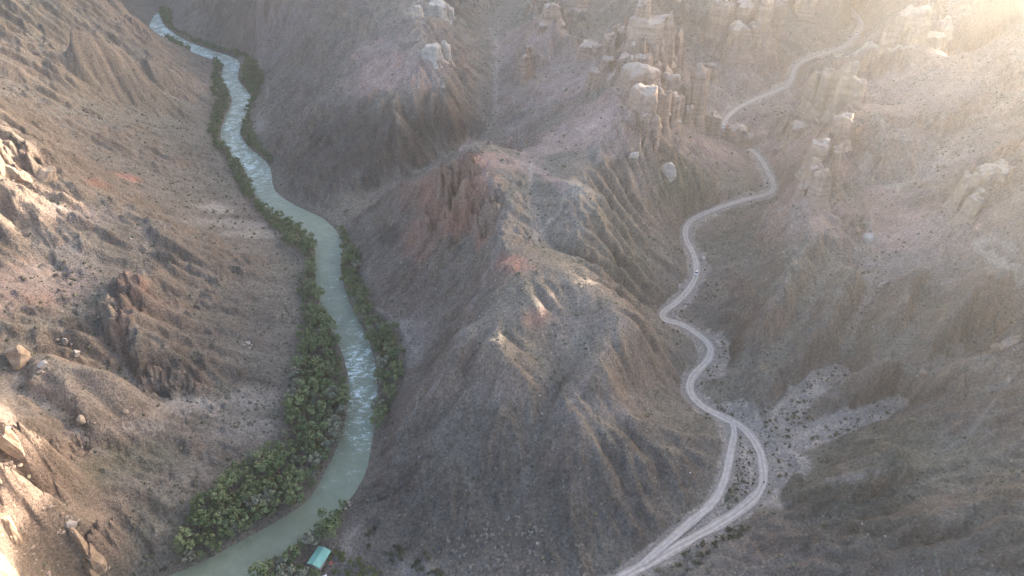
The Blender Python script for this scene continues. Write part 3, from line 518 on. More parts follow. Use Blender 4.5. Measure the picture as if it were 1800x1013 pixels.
COL = mix(COL, np.array((.20, .17, .13)), smooth(6, 2, dS) * smooth(-4, 0, dS) * .7)
lumc = (COL * [.3, .55, .15]).sum(-1)[..., None]; COL = lumc * np.array([1.04, 1.0, .93]) * .24 + COL * .76      # dusty, muted soils
VERTS = np.stack([VX, VY, VZ], -1).reshape(-1, 3)
ground = make_mesh('ground', VERTS, grid_faces(len(ys), len(us)))
add_attr(ground, 'tufts', np.clip((.06 + .95 * smooth(-.15, .4, n1 + n2 * .6) * smooth(1.1, .45, sl_v) + .25 * smooth(.5, 1.5, flow)) * (1 - wash) * (1 - CAST) * (1 - .8 * smooth(1.35, 1.65, COL[..., 0] / COL[..., 2])), 0, 1), 'FLOAT')
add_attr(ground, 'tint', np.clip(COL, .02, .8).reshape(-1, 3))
gm, n, b = new_mat('canyon_soil')
at = nd(n, 'ShaderNodeAttribute', attribute_name='tint'); geo = nd(n, 'ShaderNodeNewGeometry')
nz = nd(n, 'ShaderNodeTexNoise', i_Scale=0.9, i_Detail=8.0, i_Roughness=0.72); n.links.new(geo.outputs['Position'], nz.inputs['Vector'])
v = ramp(n, nz.outputs['Fac'], [(0.34, (.56, .56, .56)), (0.5, (1, 1, 1)), (0.66, (1.45, 1.43, 1.4))])
# fine grain of tufts and stones, too small to model
def specks(scale, lo, hi, seed):
    mpn = nd(n, 'ShaderNodeMapping'); mpn.inputs['Location'].default_value = (seed, seed * 2, 0); n.links.new(geo.outputs['Position'], mpn.inputs['Vector'])
    vo = nd(n, 'ShaderNodeTexVoronoi', i_Scale=scale, i_Randomness=1.0); n.links.new(mpn.outputs[0], vo.inputs['Vector'])
    sz = nd(n, 'ShaderNodeSeparateColor'); n.links.new(vo.outputs['Color'], sz.inputs[0])
    rad = math_(n, 'ADD', math_(n, 'MULTIPLY', sz.outputs[0], hi), lo); return math_(n, 'MULTIPLY', math_(n, 'SUBTRACT', rad, vo.outputs['Distance']), 9.0, True)
vg = nd(n, 'ShaderNodeAttribute', attribute_name='tufts')
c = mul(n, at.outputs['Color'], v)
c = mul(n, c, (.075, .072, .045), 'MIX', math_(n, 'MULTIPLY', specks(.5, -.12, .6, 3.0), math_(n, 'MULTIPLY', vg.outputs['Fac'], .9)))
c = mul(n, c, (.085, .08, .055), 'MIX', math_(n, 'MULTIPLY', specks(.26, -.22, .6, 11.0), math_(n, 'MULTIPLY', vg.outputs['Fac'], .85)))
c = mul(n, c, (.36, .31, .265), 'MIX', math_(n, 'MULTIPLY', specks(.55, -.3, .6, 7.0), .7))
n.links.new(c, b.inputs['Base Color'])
b.inputs['Roughness'].default_value = 0.95; b.inputs['Specular IOR Level'].default_value = 0.1
bp = nd(n, 'ShaderNodeBump', i_Strength=1.0, i_Distance=2.0); n.links.new(nz.outputs['Fac'], bp.inputs['Height']); n.links.new(bp.outputs[0], b.inputs['Normal'])
ground.materials.append(gm)
go = bpy.data.objects.new('ground', ground); col.objects.link(go); go['kind'] = 'structure'; go['label'] = 'arid eroded canyon slopes and valley floor'
#--MORE--

# ------------------------------------------------------------------ river, road, track
def strip(name, line, half, nac, lift, zfun=None):
    """a ribbon along a line; returns mesh plus its along/across coordinates"""
    tan_ = np.gradient(line[:, :2], axis=0); tan_ /= np.linalg.norm(tan_, axis=1)[:, None]
    nor = np.stack([tan_[:, 1], -tan_[:, 0]], 1); t = np.linspace(-1, 1, nac)
    half = np.broadcast_to(half, len(line)); px = line[:, None, :2] + nor[:, None] * (t[None, :, None] * half[:, None, None])
    s = np.concatenate([[0], np.cumsum(np.linalg.norm(np.diff(line[:, :2], axis=0), axis=1))])
    z = np.repeat(line[:, 2:3], nac, 1) + lift
    if zfun is not None: z = z + zfun(px[..., 0], px[..., 1], np.repeat(s[:, None], nac, 1), t[None] * half[:, None])
    me = make_mesh(name, np.concatenate([px, z[..., None]], -1).reshape(-1, 3), grid_faces(len(line), nac)[:, ::-1])
    add_attr(me, 'along', np.repeat(s[:, None], nac, 1), 'FLOAT'); add_attr(me, 'across', t[None] * half[:, None], 'FLOAT'); return me

rl = catmull(river_w[::3], 0.8)
rpx, rpy, _ = project(rl[:, 0], rl[:, 1], rl[:, 2])
rap = np.interp(rpy, [0, 60, 100, 140, 200, 250, 310, 345, 375, 440, 500, 560, 600, 628, 650, 675, 705, 725, 770, 830, 900, 960, 1000, 1040], [.8, .9, .85, .75, .7, .8, .75, .55, .36, .3, .5, .52, .6, .85, .88, .66, .8, .74, .58, .45, .24, .16, .4, .2])
def waves(x, y, s, t):
    k = np.repeat(rap[:, None], s.shape[1], 1)
    return (ridged(s / 3.2, t / 5.5, 3, seed=61) - .6) * (.10 + .55 * k) + fbm(s / 1.4, t / 2, 2, seed=62) * .12 * (.4 + k)
rm = strip('river', rl, rl[:, 3] + 4.5, 56, 0, waves); add_attr(rm, 'rapid', np.repeat(rap[:, None], 56, 1), 'FLOAT')
m, n, b = new_mat('river_water')
al = nd(n, 'ShaderNodeAttribute', attribute_name='along'); ac = nd(n, 'ShaderNodeAttribute', attribute_name='across'); ra = nd(n, 'ShaderNodeAttribute', attribute_name='rapid')
cx = nd(n, 'ShaderNodeCombineXYZ'); n.links.new(al.outputs['Fac'], cx.inputs[0]); n.links.new(ac.outputs['Fac'], cx.inputs[1])
mp = nd(n, 'ShaderNodeMapping'); mp.inputs['Scale'].default_value = (.55, .28, 1); n.links.new(cx.outputs[0], mp.inputs['Vector'])
f1 = nd(n, 'ShaderNodeTexNoise', i_Scale=1.0, i_Detail=7.0, i_Roughness=0.68, i_Distortion=1.2); n.links.new(mp.outputs[0], f1.inputs['Vector'])
f2 = nd(n, 'ShaderNodeTexNoise', i_Scale=0.12, i_Detail=3.0); n.links.new(cx.outputs[0], f2.inputs['Vector'])
k = math_(n, 'MULTIPLY', ra.outputs['Fac'], math_(n, 'ADD', math_(n, 'MULTIPLY', f2.outputs['Fac'], 1.5), 0.1))
thr = math_(n, 'SUBTRACT', 0.75, math_(n, 'MULTIPLY', k, 0.38))
foam = math_(n, 'MULTIPLY', math_(n, 'SUBTRACT', f1.outputs['Fac'], thr), 6.0, True)
wc = ramp(n, f2.outputs['Fac'], [(.3, (.165, .19, .135)), (.7, (.205, .235, .17))])
n.links.new(mul(n, wc, (.62, .70, .69), 'MIX', foam), b.inputs['Base Color'])
n.links.new(math_(n, 'ADD', math_(n, 'MULTIPLY', foam, .5), .28), b.inputs['Roughness']); b.inputs['IOR'].default_value = 1.33
bp = nd(n, 'ShaderNodeBump', i_Strength=0.5, i_Distance=0.5); n.links.new(f1.outputs['Fac'], bp.inputs['Height']); n.links.new(bp.outputs[0], b.inputs['Normal'])
rm.materials.append(m); o = bpy.data.objects.new('river', rm); col.objects.link(o); o['kind'] = 'structure'; o['label'] = 'milky green river with white rapids'

def road_mat(name, base, rut, ruts):
    m, n, b = new_mat(name)
    al = nd(n, 'ShaderNodeAttribute', attribute_name='along'); ac = nd(n, 'ShaderNodeAttribute', attribute_name='across'); geo = nd(n, 'ShaderNodeNewGeometry')
    nz = nd(n, 'ShaderNodeTexNoise', i_Scale=.5, i_Detail=6.0, i_Roughness=.6); n.links.new(geo.outputs['Position'], nz.inputs['Vector'])
    nw = nd(n, 'ShaderNodeTexNoise', i_Scale=.06, i_Detail=2.0); n.links.new(geo.outputs['Position'], nw.inputs['Vector'])
    acw = math_(n, 'ADD', ac.outputs['Fac'], math_(n, 'MULTIPLY', math_(n, 'SUBTRACT', nw.outputs['Fac'], .5), 2.2))
    tot = None
    for r_, w_ in ruts:
        d = math_(n, 'ABSOLUTE', math_(n, 'SUBTRACT', acw, r_)); v = math_(n, 'SUBTRACT', 1.0, math_(n, 'DIVIDE', d, w_), True)
        v = math_(n, 'MULTIPLY', v, 1.6, True); tot = v if tot is None else math_(n, 'MAXIMUM', tot, v)
    tot = math_(n, 'MULTIPLY', tot, math_(n, 'ADD', math_(n, 'MULTIPLY', nz.outputs['Fac'], .9), .35), True)
    c = mul(n, base, rut, 'MIX', tot); v = ramp(n, nz.outputs['Fac'], [(.3, (.82, .82, .82)), (.7, (1.15, 1.15, 1.15))])
    n.links.new(mul(n, c, v), b.inputs['Base Color']); b.inputs['Roughness'].default_value = .95; b.inputs['Specular IOR Level'].default_value = .1
    bp = nd(n, 'ShaderNodeBump', i_Strength=.4, i_Distance=.2); n.links.new(nz.outputs['Fac'], bp.inputs['Height']); n.links.new(bp.outputs[0], b.inputs['Normal'])
    return m
def ragged(line, h, seed): return h * (1 + .55 * fbm(np.arange(len(line)) / 9.0, np.zeros(len(line)), 3, seed=seed))
rd = strip('road', road_w, ragged(road_w, np.interp(road_w[:, 1], [180, 300, 500], [2.2, 2.0, 1.8]), 71), 13, .13); rd.materials.append(road_mat('dirt_road', (.37, .315, .275), (.50, .44, .395), [(-.9, .5), (.9, .5)]))
o = bpy.data.objects.new('road', rd); col.objects.link(o); o['kind'] = 'structure'; o['label'] = 'pale dirt road with two wheel ruts winding up the dry valley'
tk = strip('side_track', track_w, ragged(track_w, 1.8, 72), 11, .10); tk.materials.append(road_mat('dirt_track', (.37, .315, .275), (.46, .405, .365), [(-.6, .7), (.8, .6)]))
o = bpy.data.objects.new('side_track', tk); col.objects.link(o); o['kind'] = 'structure'; o['label'] = 'smooth side track along the foot of the central spur'
#--MORE2--

# ------------------------------------------------------------------ objects: helpers
def link(name, me, parent=None, loc=None):
    o = bpy.data.objects.new(name, me); col.objects.link(o)
    if parent is not None: o.parent = parent
    if loc is not None: o.location = loc
    return o
def tag(o, label, cat, group=None):
    o['label'] = label; o['category'] = cat
    if group: o['group'] = group
    return o
def ground_at(x, y): return float(height(np.array([x]), np.array([y]))[0])

# ------------------------------------------------------------------ rock
def rock_mat(name, lo, hi, band, cap):
    m, n, b = new_mat(name); geo = nd(n, 'ShaderNodeNewGeometry')
    sx = nd(n, 'ShaderNodeSeparateXYZ'); n.links.new(geo.outputs['Position'], sx.inputs[0])
    nz = nd(n, 'ShaderNodeTexNoise', i_Scale=.35, i_Detail=7.0, i_Roughness=.65); n.links.new(geo.outputs['Position'], nz.inputs['Vector'])
    zz = math_(n, 'ADD', math_(n, 'MULTIPLY', sx.outputs[2], .42), math_(n, 'MULTIPLY', nz.outputs['Fac'], .9))
    cz = nd(n, 'ShaderNodeCombineXYZ'); n.links.new(zz, cz.inputs[2]); n.links.new(math_(n, 'MULTIPLY', sx.outputs[0], .02), cz.inputs[0])
    st = nd(n, 'ShaderNodeTexNoise', i_Scale=1.0, i_Detail=5.0, i_Roughness=.7); n.links.new(cz.outputs[0], st.inputs['Vector'])
    c = ramp(n, st.outputs['Fac'], [(.34, lo), (.5, hi), (.6, band), (.7, hi)])
    c = mul(n, c, ramp(n, nz.outputs['Fac'], [(.28, (.75, .75, .75)), (.72, (1.2, 1.2, 1.2))]))
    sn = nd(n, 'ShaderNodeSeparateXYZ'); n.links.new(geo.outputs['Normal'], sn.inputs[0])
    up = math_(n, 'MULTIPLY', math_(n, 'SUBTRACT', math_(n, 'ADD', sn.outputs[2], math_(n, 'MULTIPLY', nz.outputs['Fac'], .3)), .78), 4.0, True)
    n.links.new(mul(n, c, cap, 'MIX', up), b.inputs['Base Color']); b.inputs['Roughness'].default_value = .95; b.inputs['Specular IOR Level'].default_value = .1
    b1 = nd(n, 'ShaderNodeBump', i_Strength=.25, i_Distance=.4); n.links.new(st.outputs['Fac'], b1.inputs['Height'])
    b2 = nd(n, 'ShaderNodeBump', i_Strength=.7, i_Distance=.6); n.links.new(nz.outputs['Fac'], b2.inputs['Height']); n.links.new(b1.outputs[0], b2.inputs['Normal'])
    n.links.new(b2.outputs[0], b.inputs['Normal']); return m
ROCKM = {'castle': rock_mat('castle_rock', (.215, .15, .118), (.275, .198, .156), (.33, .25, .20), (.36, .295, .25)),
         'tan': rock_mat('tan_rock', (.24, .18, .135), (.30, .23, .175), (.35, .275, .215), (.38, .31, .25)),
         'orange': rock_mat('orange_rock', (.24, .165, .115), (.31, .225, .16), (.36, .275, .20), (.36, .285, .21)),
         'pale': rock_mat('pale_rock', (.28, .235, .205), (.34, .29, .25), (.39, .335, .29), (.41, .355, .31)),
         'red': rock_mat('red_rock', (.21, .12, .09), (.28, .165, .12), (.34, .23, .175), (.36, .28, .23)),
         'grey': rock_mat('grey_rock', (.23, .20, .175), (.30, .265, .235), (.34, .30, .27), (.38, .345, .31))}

def column_mesh(h, rx, ry, seed, flat=.5, nseg=44, nr=30):
    """a weathered buttress: fluted sides, ledges, skirt at the foot, uneven top; its foot at z = 0"""
    th = np.linspace(0, 2 * np.pi, nseg, endpoint=False); c, s_ = np.cos(th), np.sin(th); o = seed * 3.71
    base = (np.abs(c) ** 3.2 + np.abs(s_) ** 3.2) ** (-1 / 3.2)
    T = np.concatenate([np.linspace(0, .9, nr - 8), 1 - .1 * (1 - np.linspace(0, 1, 9)[1:]) ** 1.6]); V = []
    topn = 0
    for t in T:
        fl = perlin(c * 1.7 + o, s_ * 1.7 + t * .35 + o, 3) * .26 + perlin(c * 4.2 + o, s_ * 4.2 + t * .8, 5) * .17 + perlin(c * 9 + o, s_ * 9 + t * 3, 6) * .09
        cr = -.20 * np.exp(-(perlin(c * 2.6 + o * 2, s_ * 2.6 + t * .25, 9) / .07) ** 2) * (1 - .4 * t)
        led = .03 * perlin(np.array([o + t * h / 4.5]), np.array([.3]), 7)[0] + .035 * perlin(c * .9 + t * h / 2.4, s_ * .9 + o, 8)
        sk = .5 * max(0, .32 - t) / .32; tp = 1 - .22 * t
        r = base * (tp + fl + cr + led + sk)
        if t > .9: q = (t - .9) / .1; r = r * (1 - (1 - flat) * q ** 2) * np.sqrt(max(0.0, 1 - (q * .97) ** 4))
        x = c * r * rx; y = s_ * r * ry
        z = t * h + (perlin(x / (rx * 1.1) + o, y / (ry * 1.1) + o, 12) * .16 * h + perlin(x / 2.2 + o, y / 2.2, 13) * .9 + perlin(x / .9 + o, y / .9, 14) * .35) * smooth(.45, .95, np.array([t]))[0]
        V.append(np.stack([x, y, z], 1))
    V = np.array(V); n_ = len(T); f = []
    V[:, :, 2] = np.maximum.accumulate(V[:, :, 2], 0) * .5 + V[:, :, 2] * .5
    V = V.reshape(-1, 3); V = np.vstack([V, V[-nseg:].mean(0)])
    a = (np.arange(n_ - 1)[:, None] * nseg + np.arange(nseg)[None]).ravel(); b2 = (np.arange(n_ - 1)[:, None] * nseg + (np.arange(nseg)[None] + 1) % nseg).ravel()
    F = np.stack([a, b2, b2 + nseg, a + nseg], 1).tolist(); k = (n_ - 1) * nseg
    F += [[k + i, k + (i + 1) % nseg, len(V) - 1] for i in range(nseg)]
    me = bpy.data.meshes.new('rock_buttress'); me.from_pydata(V.tolist(), [], F); me.polygons.foreach_set('use_smooth', np.ones(len(F), bool)); me.update(); return me

_ico = None
def boulder_mesh(r, seed, sub=2):
    """angular block: a sphere cut by a dozen planes, then roughened"""
    bm = bmesh.new(); bmesh.ops.create_icosphere(bm, subdivisions=sub + 1, radius=1.0); rr = np.random.default_rng(seed)
    N = rr.standard_normal((11, 3)); N /= np.linalg.norm(N, axis=1)[:, None]; D = rr.uniform(.45, .8, 11)
    P_ = np.array([v.co[:] for v in bm.verts])
    for nn, dd in zip(N, D): e = P_ @ nn - dd; P_ = P_ - np.maximum(e, 0)[:, None] * nn
    P_ = P_ * (1 + .10 * perlin(P_[:, 0] * 2 + seed, P_[:, 1] * 2 + P_[:, 2] * 2, 3) + .07 * perlin(P_[:, 0] * 5 + seed, P_[:, 1] * 5 + P_[:, 2] * 5, 4))[:, None] * np.asarray(r)
    for v, p in zip(bm.verts, P_): v.co = p
    me = bpy.data.meshes.new('boulder'); bm.to_mesh(me); bm.free(); me.polygons.foreach_set('use_smooth', np.zeros(len(me.polygons), bool)); return me

def place_col(px, y0, y1, wpx_, squash=.9):
    """foot, height and half widths in metres of a buttress seen between rows y0 (top) and y1 (foot)"""
    f = hit(px, y1); dep = project(*f)[2]; rx = wpx_ * .5 * dep / FPX; ry = rx * squash
    v = np.array([f[0], f[1]]); v = v / np.linalg.norm(v); c = f[:2] + v * ry * .8
    d = ray(px, y0); t = np.hypot(*c) / np.hypot(d[0], d[1]); ztop = CAM_Z + d[2] * t
    return c, ztop, rx, ry
seedc = [100]; RUBBLE = []
def formation(name, label, cat, cols, mat, flat=.5, block=False):
    """cols: (column, top row, foot row, width) in photo pixels"""
    ps = [place_col(*c) for c in cols]; med = float(np.median([np.hypot(*p[0]) for p in ps]))
    for k, (c, zt, rx, ry) in enumerate(ps):                 # a foot hidden behind a crest belongs to its neighbours' distance
        dd = np.hypot(*c)
        if abs(dd - med) > 45: c2 = c * med / dd; d = ray(cols[k][0], cols[k][1]); t = med / np.hypot(d[0], d[1]); ps[k] = (c2, CAM_Z + d[2] * t, rx * med / dd, ry * med / dd)
    c0 = np.mean([p[0] for p in ps], 0); root = link(name, None, None, (c0[0], c0[1], ground_at(*c0)))
    root.empty_display_size = 2; tag(root, label, cat)
    for (c, zt, rx, ry) in ps:
        RUBBLE.append((c, max(rx, ry) * 1.2, 26))
        seedc[0] += 1; zb = min(ground_at(c[0] + ax * rx, c[1] + ay * ry) for ax, ay in ((0, 0), (1, 0), (-1, 0), (0, 1), (0, -1))) - 3.0; zb = max(zb, zt - 60)
        if block:
            rz = max((zt - zb) * .5, rx * .5); me = boulder_mesh((rx * 1.35, ry * 1.5, rz * 1.15), seedc[0], 3); me.materials.append(ROCKM[mat]); me.name = 'rock_block'
            o = link('rock_block', me, root, (c[0] - c0[0], c[1] - c0[1], zb + rz * .95 - root.location.z)); o.rotation_euler.z = random.uniform(0, 6); continue
        h = max(zt - zb, rx * .6); me = column_mesh(h, rx * 1.18, ry * 1.3, seedc[0], flat); me.materials.append(ROCKM[mat])
        o = link('rock_buttress', me, root, (c[0] - c0[0], c[1] - c0[1], zb - root.location.z)); o.rotation_euler.z = random.uniform(-.5, .5)
    return root
def boulder(label, px, y0, y1, wpx_, mat, tall=1.0, name='boulder', group=None):
    seedc[0] += 1; f = hit(px, y1 - (y1 - y0) * .15); dep = project(*f)[2]; r = wpx_ * .5 * dep / FPX; rz = max((y1 - y0) * .62 * dep / FPX * tall, r * .55)
    RUBBLE.append((f[:2], r, 12)); me = boulder_mesh((r * 1.1, r * 1.0, rz), seedc[0]); me.materials.append(ROCKM[mat]); v = f[:2] / np.linalg.norm(f[:2])
    o = link(name, me, None, (f[0] + v[0] * r * .4, f[1] + v[1] * r * .4, ground_at(*(f[:2] + v * r * .4)) + rz * .15)); o.rotation_euler.z = random.uniform(0, 6); return tag(o, label, 'boulder', group)

formation('rock_castle', 'crowded layered rock towers along the crest of the central castle ridge', 'rock formation',
  [(1130, -4, 32, 26), (1138, 27, 52, 62), (1170, 31, 72, 18), (1186, 58, 116, 15), (1194, 72, 118, 11), (1140, 67, 98, 20), (1158, 70, 120, 15), (1171, 73, 128, 15), (1095, 50, 76, 20), (1118, 76, 98, 28), (1105, 98, 124, 38), (1129, 97, 126, 24), (1150, 112, 140, 22), (1148, 84, 124, 12), (1180, 98, 132, 12), (1163, 88, 128, 12), (1178, 44, 84, 11)], 'castle', .75)
formation('rock_castle', 'broad pale-topped rock fort with columned face below the castle crest', 'rock formation',
  [(1122, 119, 168, 58), (1125, 152, 214, 44), (1157, 155, 226, 26), (1178, 168, 222, 20), (1172, 132, 180, 34), (1140, 172, 222, 18), (1165, 182, 230, 14), (1148, 205, 244, 16), (1132, 200, 236, 18), (1190, 168, 216, 13)], 'castle', .8)
formation('rock_pinnacle', 'tall slender double rock pinnacle standing at the end of the castle ridge', 'rock pinnacle', [(1217, 118, 216, 27), (1201, 143, 204, 15), (1208, 186, 218, 18), (1228, 160, 216, 14)], 'castle', .4)
formation('rock_outcrop', 'brown rounded rock beside the road just right of the double pinnacle', 'rock outcrop', [(1249, 198, 236, 26)], 'castle', .4)
formation('rock_outcrop', 'low brown rock mound directly below the white car at the gap', 'rock outcrop', [(1290, 221, 252, 34), (1310, 236, 258, 20)], 'castle', .5)
formation('rock_outcrop', 'square reddish rock outcrop on the slope left of the castle crest', 'rock outcrop', [(1036, 76, 102, 34), (1050, 78, 98, 18)], 'castle', .8)
formation('rock_outcrop', 'small red rock block just above the square outcrop near the crest', 'rock outcrop', [(1072, 60, 78, 24), (1083, 44, 62, 14)], 'castle', .7)
formation('rock_outcrop', 'stepped rock blocks on the pink slope left of the rock fort', 'rock outcrop', [(1067, 100, 126, 24), (1045, 122, 145, 22), (1075, 128, 154, 15)], 'castle', .7)
formation('rock_castle', 'row of massive rock towers at the top edge left of the road', 'rock formation',
  [(1255, 4, 62, 20), (1272, 2, 60, 20), (1303, 4, 44, 38), (1335, -3, 68, 22), (1292, 44, 102, 32), (1358, -5, 52, 26), (1318, 40, 84, 20)], 'castle', .8)
formation('rock_outcrop', 'narrow brown rock stub below the top row of rock towers', 'rock outcrop', [(1246, 112, 138, 22)], 'castle', .5)
formation('rock_outcrop', 'blocky rock tower cut by the top edge, left of the far road bend', 'rock outcrop', [(1415, -6, 30, 30), (1400, 2, 28, 16)], 'tan', .7)
formation('rock_castle', 'hazy tan rock fort on the ring-shaped plateau at upper right', 'rock formation', [(1600, 14, 48, 46), (1583, 24, 52, 22), (1597, 46, 78, 20), (1632, 58, 82, 40), (1550, 37, 86, 13), (1566, 52, 84, 12)], 'tan', .8)
formation('rock_cliff', 'tan columned cliff facing the road below the ring-shaped plateau', 'cliff', [(1420, 124, 196, 24), (1440, 121, 198, 26), (1470, 107, 198, 22), (1494, 136, 192, 22), (1457, 118, 196, 16)], 'tan', .7)
formation('rock_rib', 'rib of stacked rounded rocks descending below the columned cliff', 'rock formation', [(1470, 200, 246, 32), (1428, 242, 304, 30), (1460, 255, 304, 15), (1420, 280, 342, 26), (1433, 300, 354, 26), (1404, 322, 350, 18)], 'castle', .45)
formation('rock_outcrop', 'rounded brown rock mound left of the stacked rock rib', 'rock outcrop', [(1400, 216, 244, 32), (1432, 210, 230, 11)], 'castle', .5)
formation('rock_outcrop', 'cluster of blocky tan rocks on the slope at the right edge', 'rock outcrop', [(1690, 300, 352, 30), (1720, 290, 336, 30), (1750, 284, 320, 30), (1697, 338, 388, 24), (1681, 318, 366, 17), (1716, 330, 364, 24)], 'tan', .6)
formation('rock_outcrop', 'pair of pale rock blocks on the hill at top centre', 'rock outcrop', [(948, -6, 24, 26), (968, 8, 36, 26)], 'castle', .8)
formation('rock_outcrop', 'thin red rock pillars above the dry stream bed', 'rock outcrop', [(920, 100, 136, 18), (928, 80, 100, 13)], 'castle', .5)
formation('rock_outcrop', 'small rock stub at the top edge right of the pale blocks', 'rock outcrop', [(1022, -6, 16, 22)], 'castle', .6)
formation('rock_outcrop', 'pale crumbling rock band on the pink hill', 'rock outcrop', [(762, 78, 104, 28), (784, 75, 100, 15), (748, 86, 104, 12)], 'pale', .7)
formation('rock_outcrop', 'pale sunlit rock tip of the pink hill at the top edge', 'rock outcrop', [(735, 10, 30, 15), (770, 4, 32, 30), (790, 12, 36, 16)], 'pale', .6)
formation('rock_outcrop', 'sunlit orange crag on the crest of the left spur', 'rock outcrop', [(8, 262, 310, 28), (30, 284, 320, 26), (48, 296, 322, 18)], 'orange', .5, True)
formation('rock_outcrop', 'low orange rock hump beside the crag on the left spur', 'rock outcrop', [(84, 291, 318, 36)], 'orange', .5, True)
formation('rock_cliff', 'sunlit orange rim rocks in the near left corner', 'cliff', [(4, 694, 790, 38), (28, 722, 800, 24), (-4, 775, 862, 40), (20, 850, 942, 32), (38, 882, 962, 24), (4, 930, 1020, 44), (34, 975, 1040, 26)], 'orange', .5, True)
formation('rock_outcrop', 'ragged brown outcrop on the shelf edge near the bottom left', 'rock outcrop', [(165, 908, 985, 22), (184, 932, 1010, 20), (172, 960, 1022, 24)], 'orange', .5, True)
for a in [('large orange boulder on the shelf at the left edge', 38, 600, 640, 50, 'orange'), ('small pale stone right of the large orange boulder', 78, 634, 648, 18, 'grey'), ('pale leaning stone behind the large orange boulder', 118, 590, 612, 13, 'pale'),
          ('pale upright stone beside the red-brown rib', 181, 528, 554, 13, 'pale'), ('flat pale stone on the shelf below the red-brown rib', 140, 620, 631, 16, 'pale'), ('lone pale boulder low on the left slope near the trees', 436, 599, 609, 13, 'pale'),
          ('white boulder at the edge of the sandy basin', 375, 708, 720, 10, 'pale'), ('round brown boulder on the grassy left shelf', 148, 733, 748, 19, 'tan'), ('small tan stone on the shelf right of the round brown boulder', 224, 721, 730, 12, 'tan'),
          ('grey boulder on the near shelf above the ragged outcrop', 137, 924, 942, 19, 'grey'), ('white boulder high on the dark slope of the pink hill', 779, 142, 157, 11, 'pale'), ('pale wedge-shaped boulder below the castle ridge', 1172, 277, 312, 30, 'pale'),
          ('small pale boulder left of the wedge-shaped boulder', 1112, 271, 288, 20, 'pale'), ('pale rock lying at the foot of the pinnacle columns', 1188, 208, 225, 26, 'pale'), ('tan boulder at the top of the boulder train on the right slope', 1506, 392, 415, 15, 'castle'), ('largest pale boulder of the train on the right slope', 1525, 408, 426, 19, 'pale'),
          ('lowest long boulder of the train on the right slope', 1532, 425, 447, 16, 'castle'), ('heart-shaped pale boulder standing alone in the right gully', 1551, 492, 510, 16, 'pale'), ('layered brown boulder above the foreground right hill', 1620, 649, 668, 17, 'castle'),
          ('left tan rock of the cluster behind the foreground right hill', 1746, 592, 622, 17, 'castle'), ('middle tan rock of the cluster behind the foreground right hill', 1762, 596, 622, 16, 'castle'), ('tallest rock of the cluster behind the foreground right hill', 1777, 570, 612, 18, 'castle'), ('small tan rock in front of the tallest one behind the foreground right hill', 1770, 600, 618, 11, 'castle'),
          ('white boulder left of the road below the parked white car', 1193, 500, 509, 10, 'pale'), ('long pale boulder right of the road near the upper valley bend', 1236, 450, 459, 14, 'pale'), ('small white boulder at the river end of the grey scree path', 613, 882, 889, 8, 'pale')]:
    boulder(*a)
# ------------------------------------------------------------------ vegetation
def leaf_mat(name, a, b_, var=.35):
    m, n, b = new_mat(name); oi = nd(n, 'ShaderNodeObjectInfo'); at = nd(n, 'ShaderNodeAttribute', attribute_name='shade')
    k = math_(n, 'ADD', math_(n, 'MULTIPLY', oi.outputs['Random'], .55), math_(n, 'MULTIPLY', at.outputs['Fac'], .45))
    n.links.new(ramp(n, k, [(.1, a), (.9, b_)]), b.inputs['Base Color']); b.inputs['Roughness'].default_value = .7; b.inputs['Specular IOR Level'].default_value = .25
    return m
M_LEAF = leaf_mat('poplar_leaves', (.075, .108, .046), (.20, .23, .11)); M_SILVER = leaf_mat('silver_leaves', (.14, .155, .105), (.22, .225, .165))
M_SCRUB = leaf_mat('scrub_leaves', (.085, .08, .052), (.16, .145, .10)); M_BUSH = leaf_mat('bush_leaves', (.045, .05, .028), (.09, .09, .048)); M_DRY = leaf_mat('dry_twigs', (.24, .215, .18), (.34, .31, .265))
M_LIME = leaf_mat('bright_leaves', (.075, .10, .03), (.14, .16, .055))
m_, n_, b_ = new_mat('bark'); b_.inputs['Base Color'].default_value = (.12, .095, .07, 1); b_.inputs['Roughness'].default_value = .9; M_BARK = m_
nzb = nd(n_, 'ShaderNodeTexNoise', i_Scale=6.0, i_Detail=4.0); n_.links.new(ramp(n_, nzb.outputs['Fac'], [(.3, (.08, .062, .045)), (.7, (.17, .14, .105))]), b_.inputs['Base Color'])

def quads_cloud(rr, centres, rad, per, size):
    """small leaf faces scattered through clumps; returns verts, faces, shade"""
    V = []; S = []
    for c, r in zip(centres, rad):
        d = rr.standard_normal((per, 3)); d /= np.linalg.norm(d, axis=1)[:, None]; p = c + d * r * rr.uniform(.55, 1.05, (per, 1)) * [1, 1, .8]
        nn = d + rr.standard_normal((per, 3)) * .55 + [0, 0, .35]; nn /= np.linalg.norm(nn, axis=1)[:, None]
        u = np.cross(nn, rr.standard_normal((per, 3))); u /= np.linalg.norm(u, axis=1)[:, None] + 1e-9; v = np.cross(nn, u)
        s = size * rr.uniform(.6, 1.3, (per, 1)); V.append(np.stack([p - u * s, p - v * s * .7, p + u * s, p + v * s * .7], 1)); S.append(np.full(per * 4, rr.uniform(0, 1)))
    V = np.concatenate(V).reshape(-1, 3); return V, np.arange(len(V)).reshape(-1, 4), np.concatenate(S)
def cloud_mesh(name, V, F, S, mat):
    me = make_mesh(name, V, F, False); add_attr(me, 'shade', S, 'FLOAT'); me.materials.append(mat); return me
def tube(bm, pts, rad, seg=6):
    rings = []
    for p, r in zip(pts, rad): rings.append([bm.verts.new((p[0] + cos(a) * r, p[1] + sin(a) * r, p[2])) for a in np.linspace(0, 2 * np.pi, seg, endpoint=False)])
    for a, b in zip(rings[:-1], rings[1:]):
        for i in range(seg): bm.faces.new((a[i], a[(i + 1) % seg], b[(i + 1) % seg], b[i]))
    bm.faces.new(rings[-1])
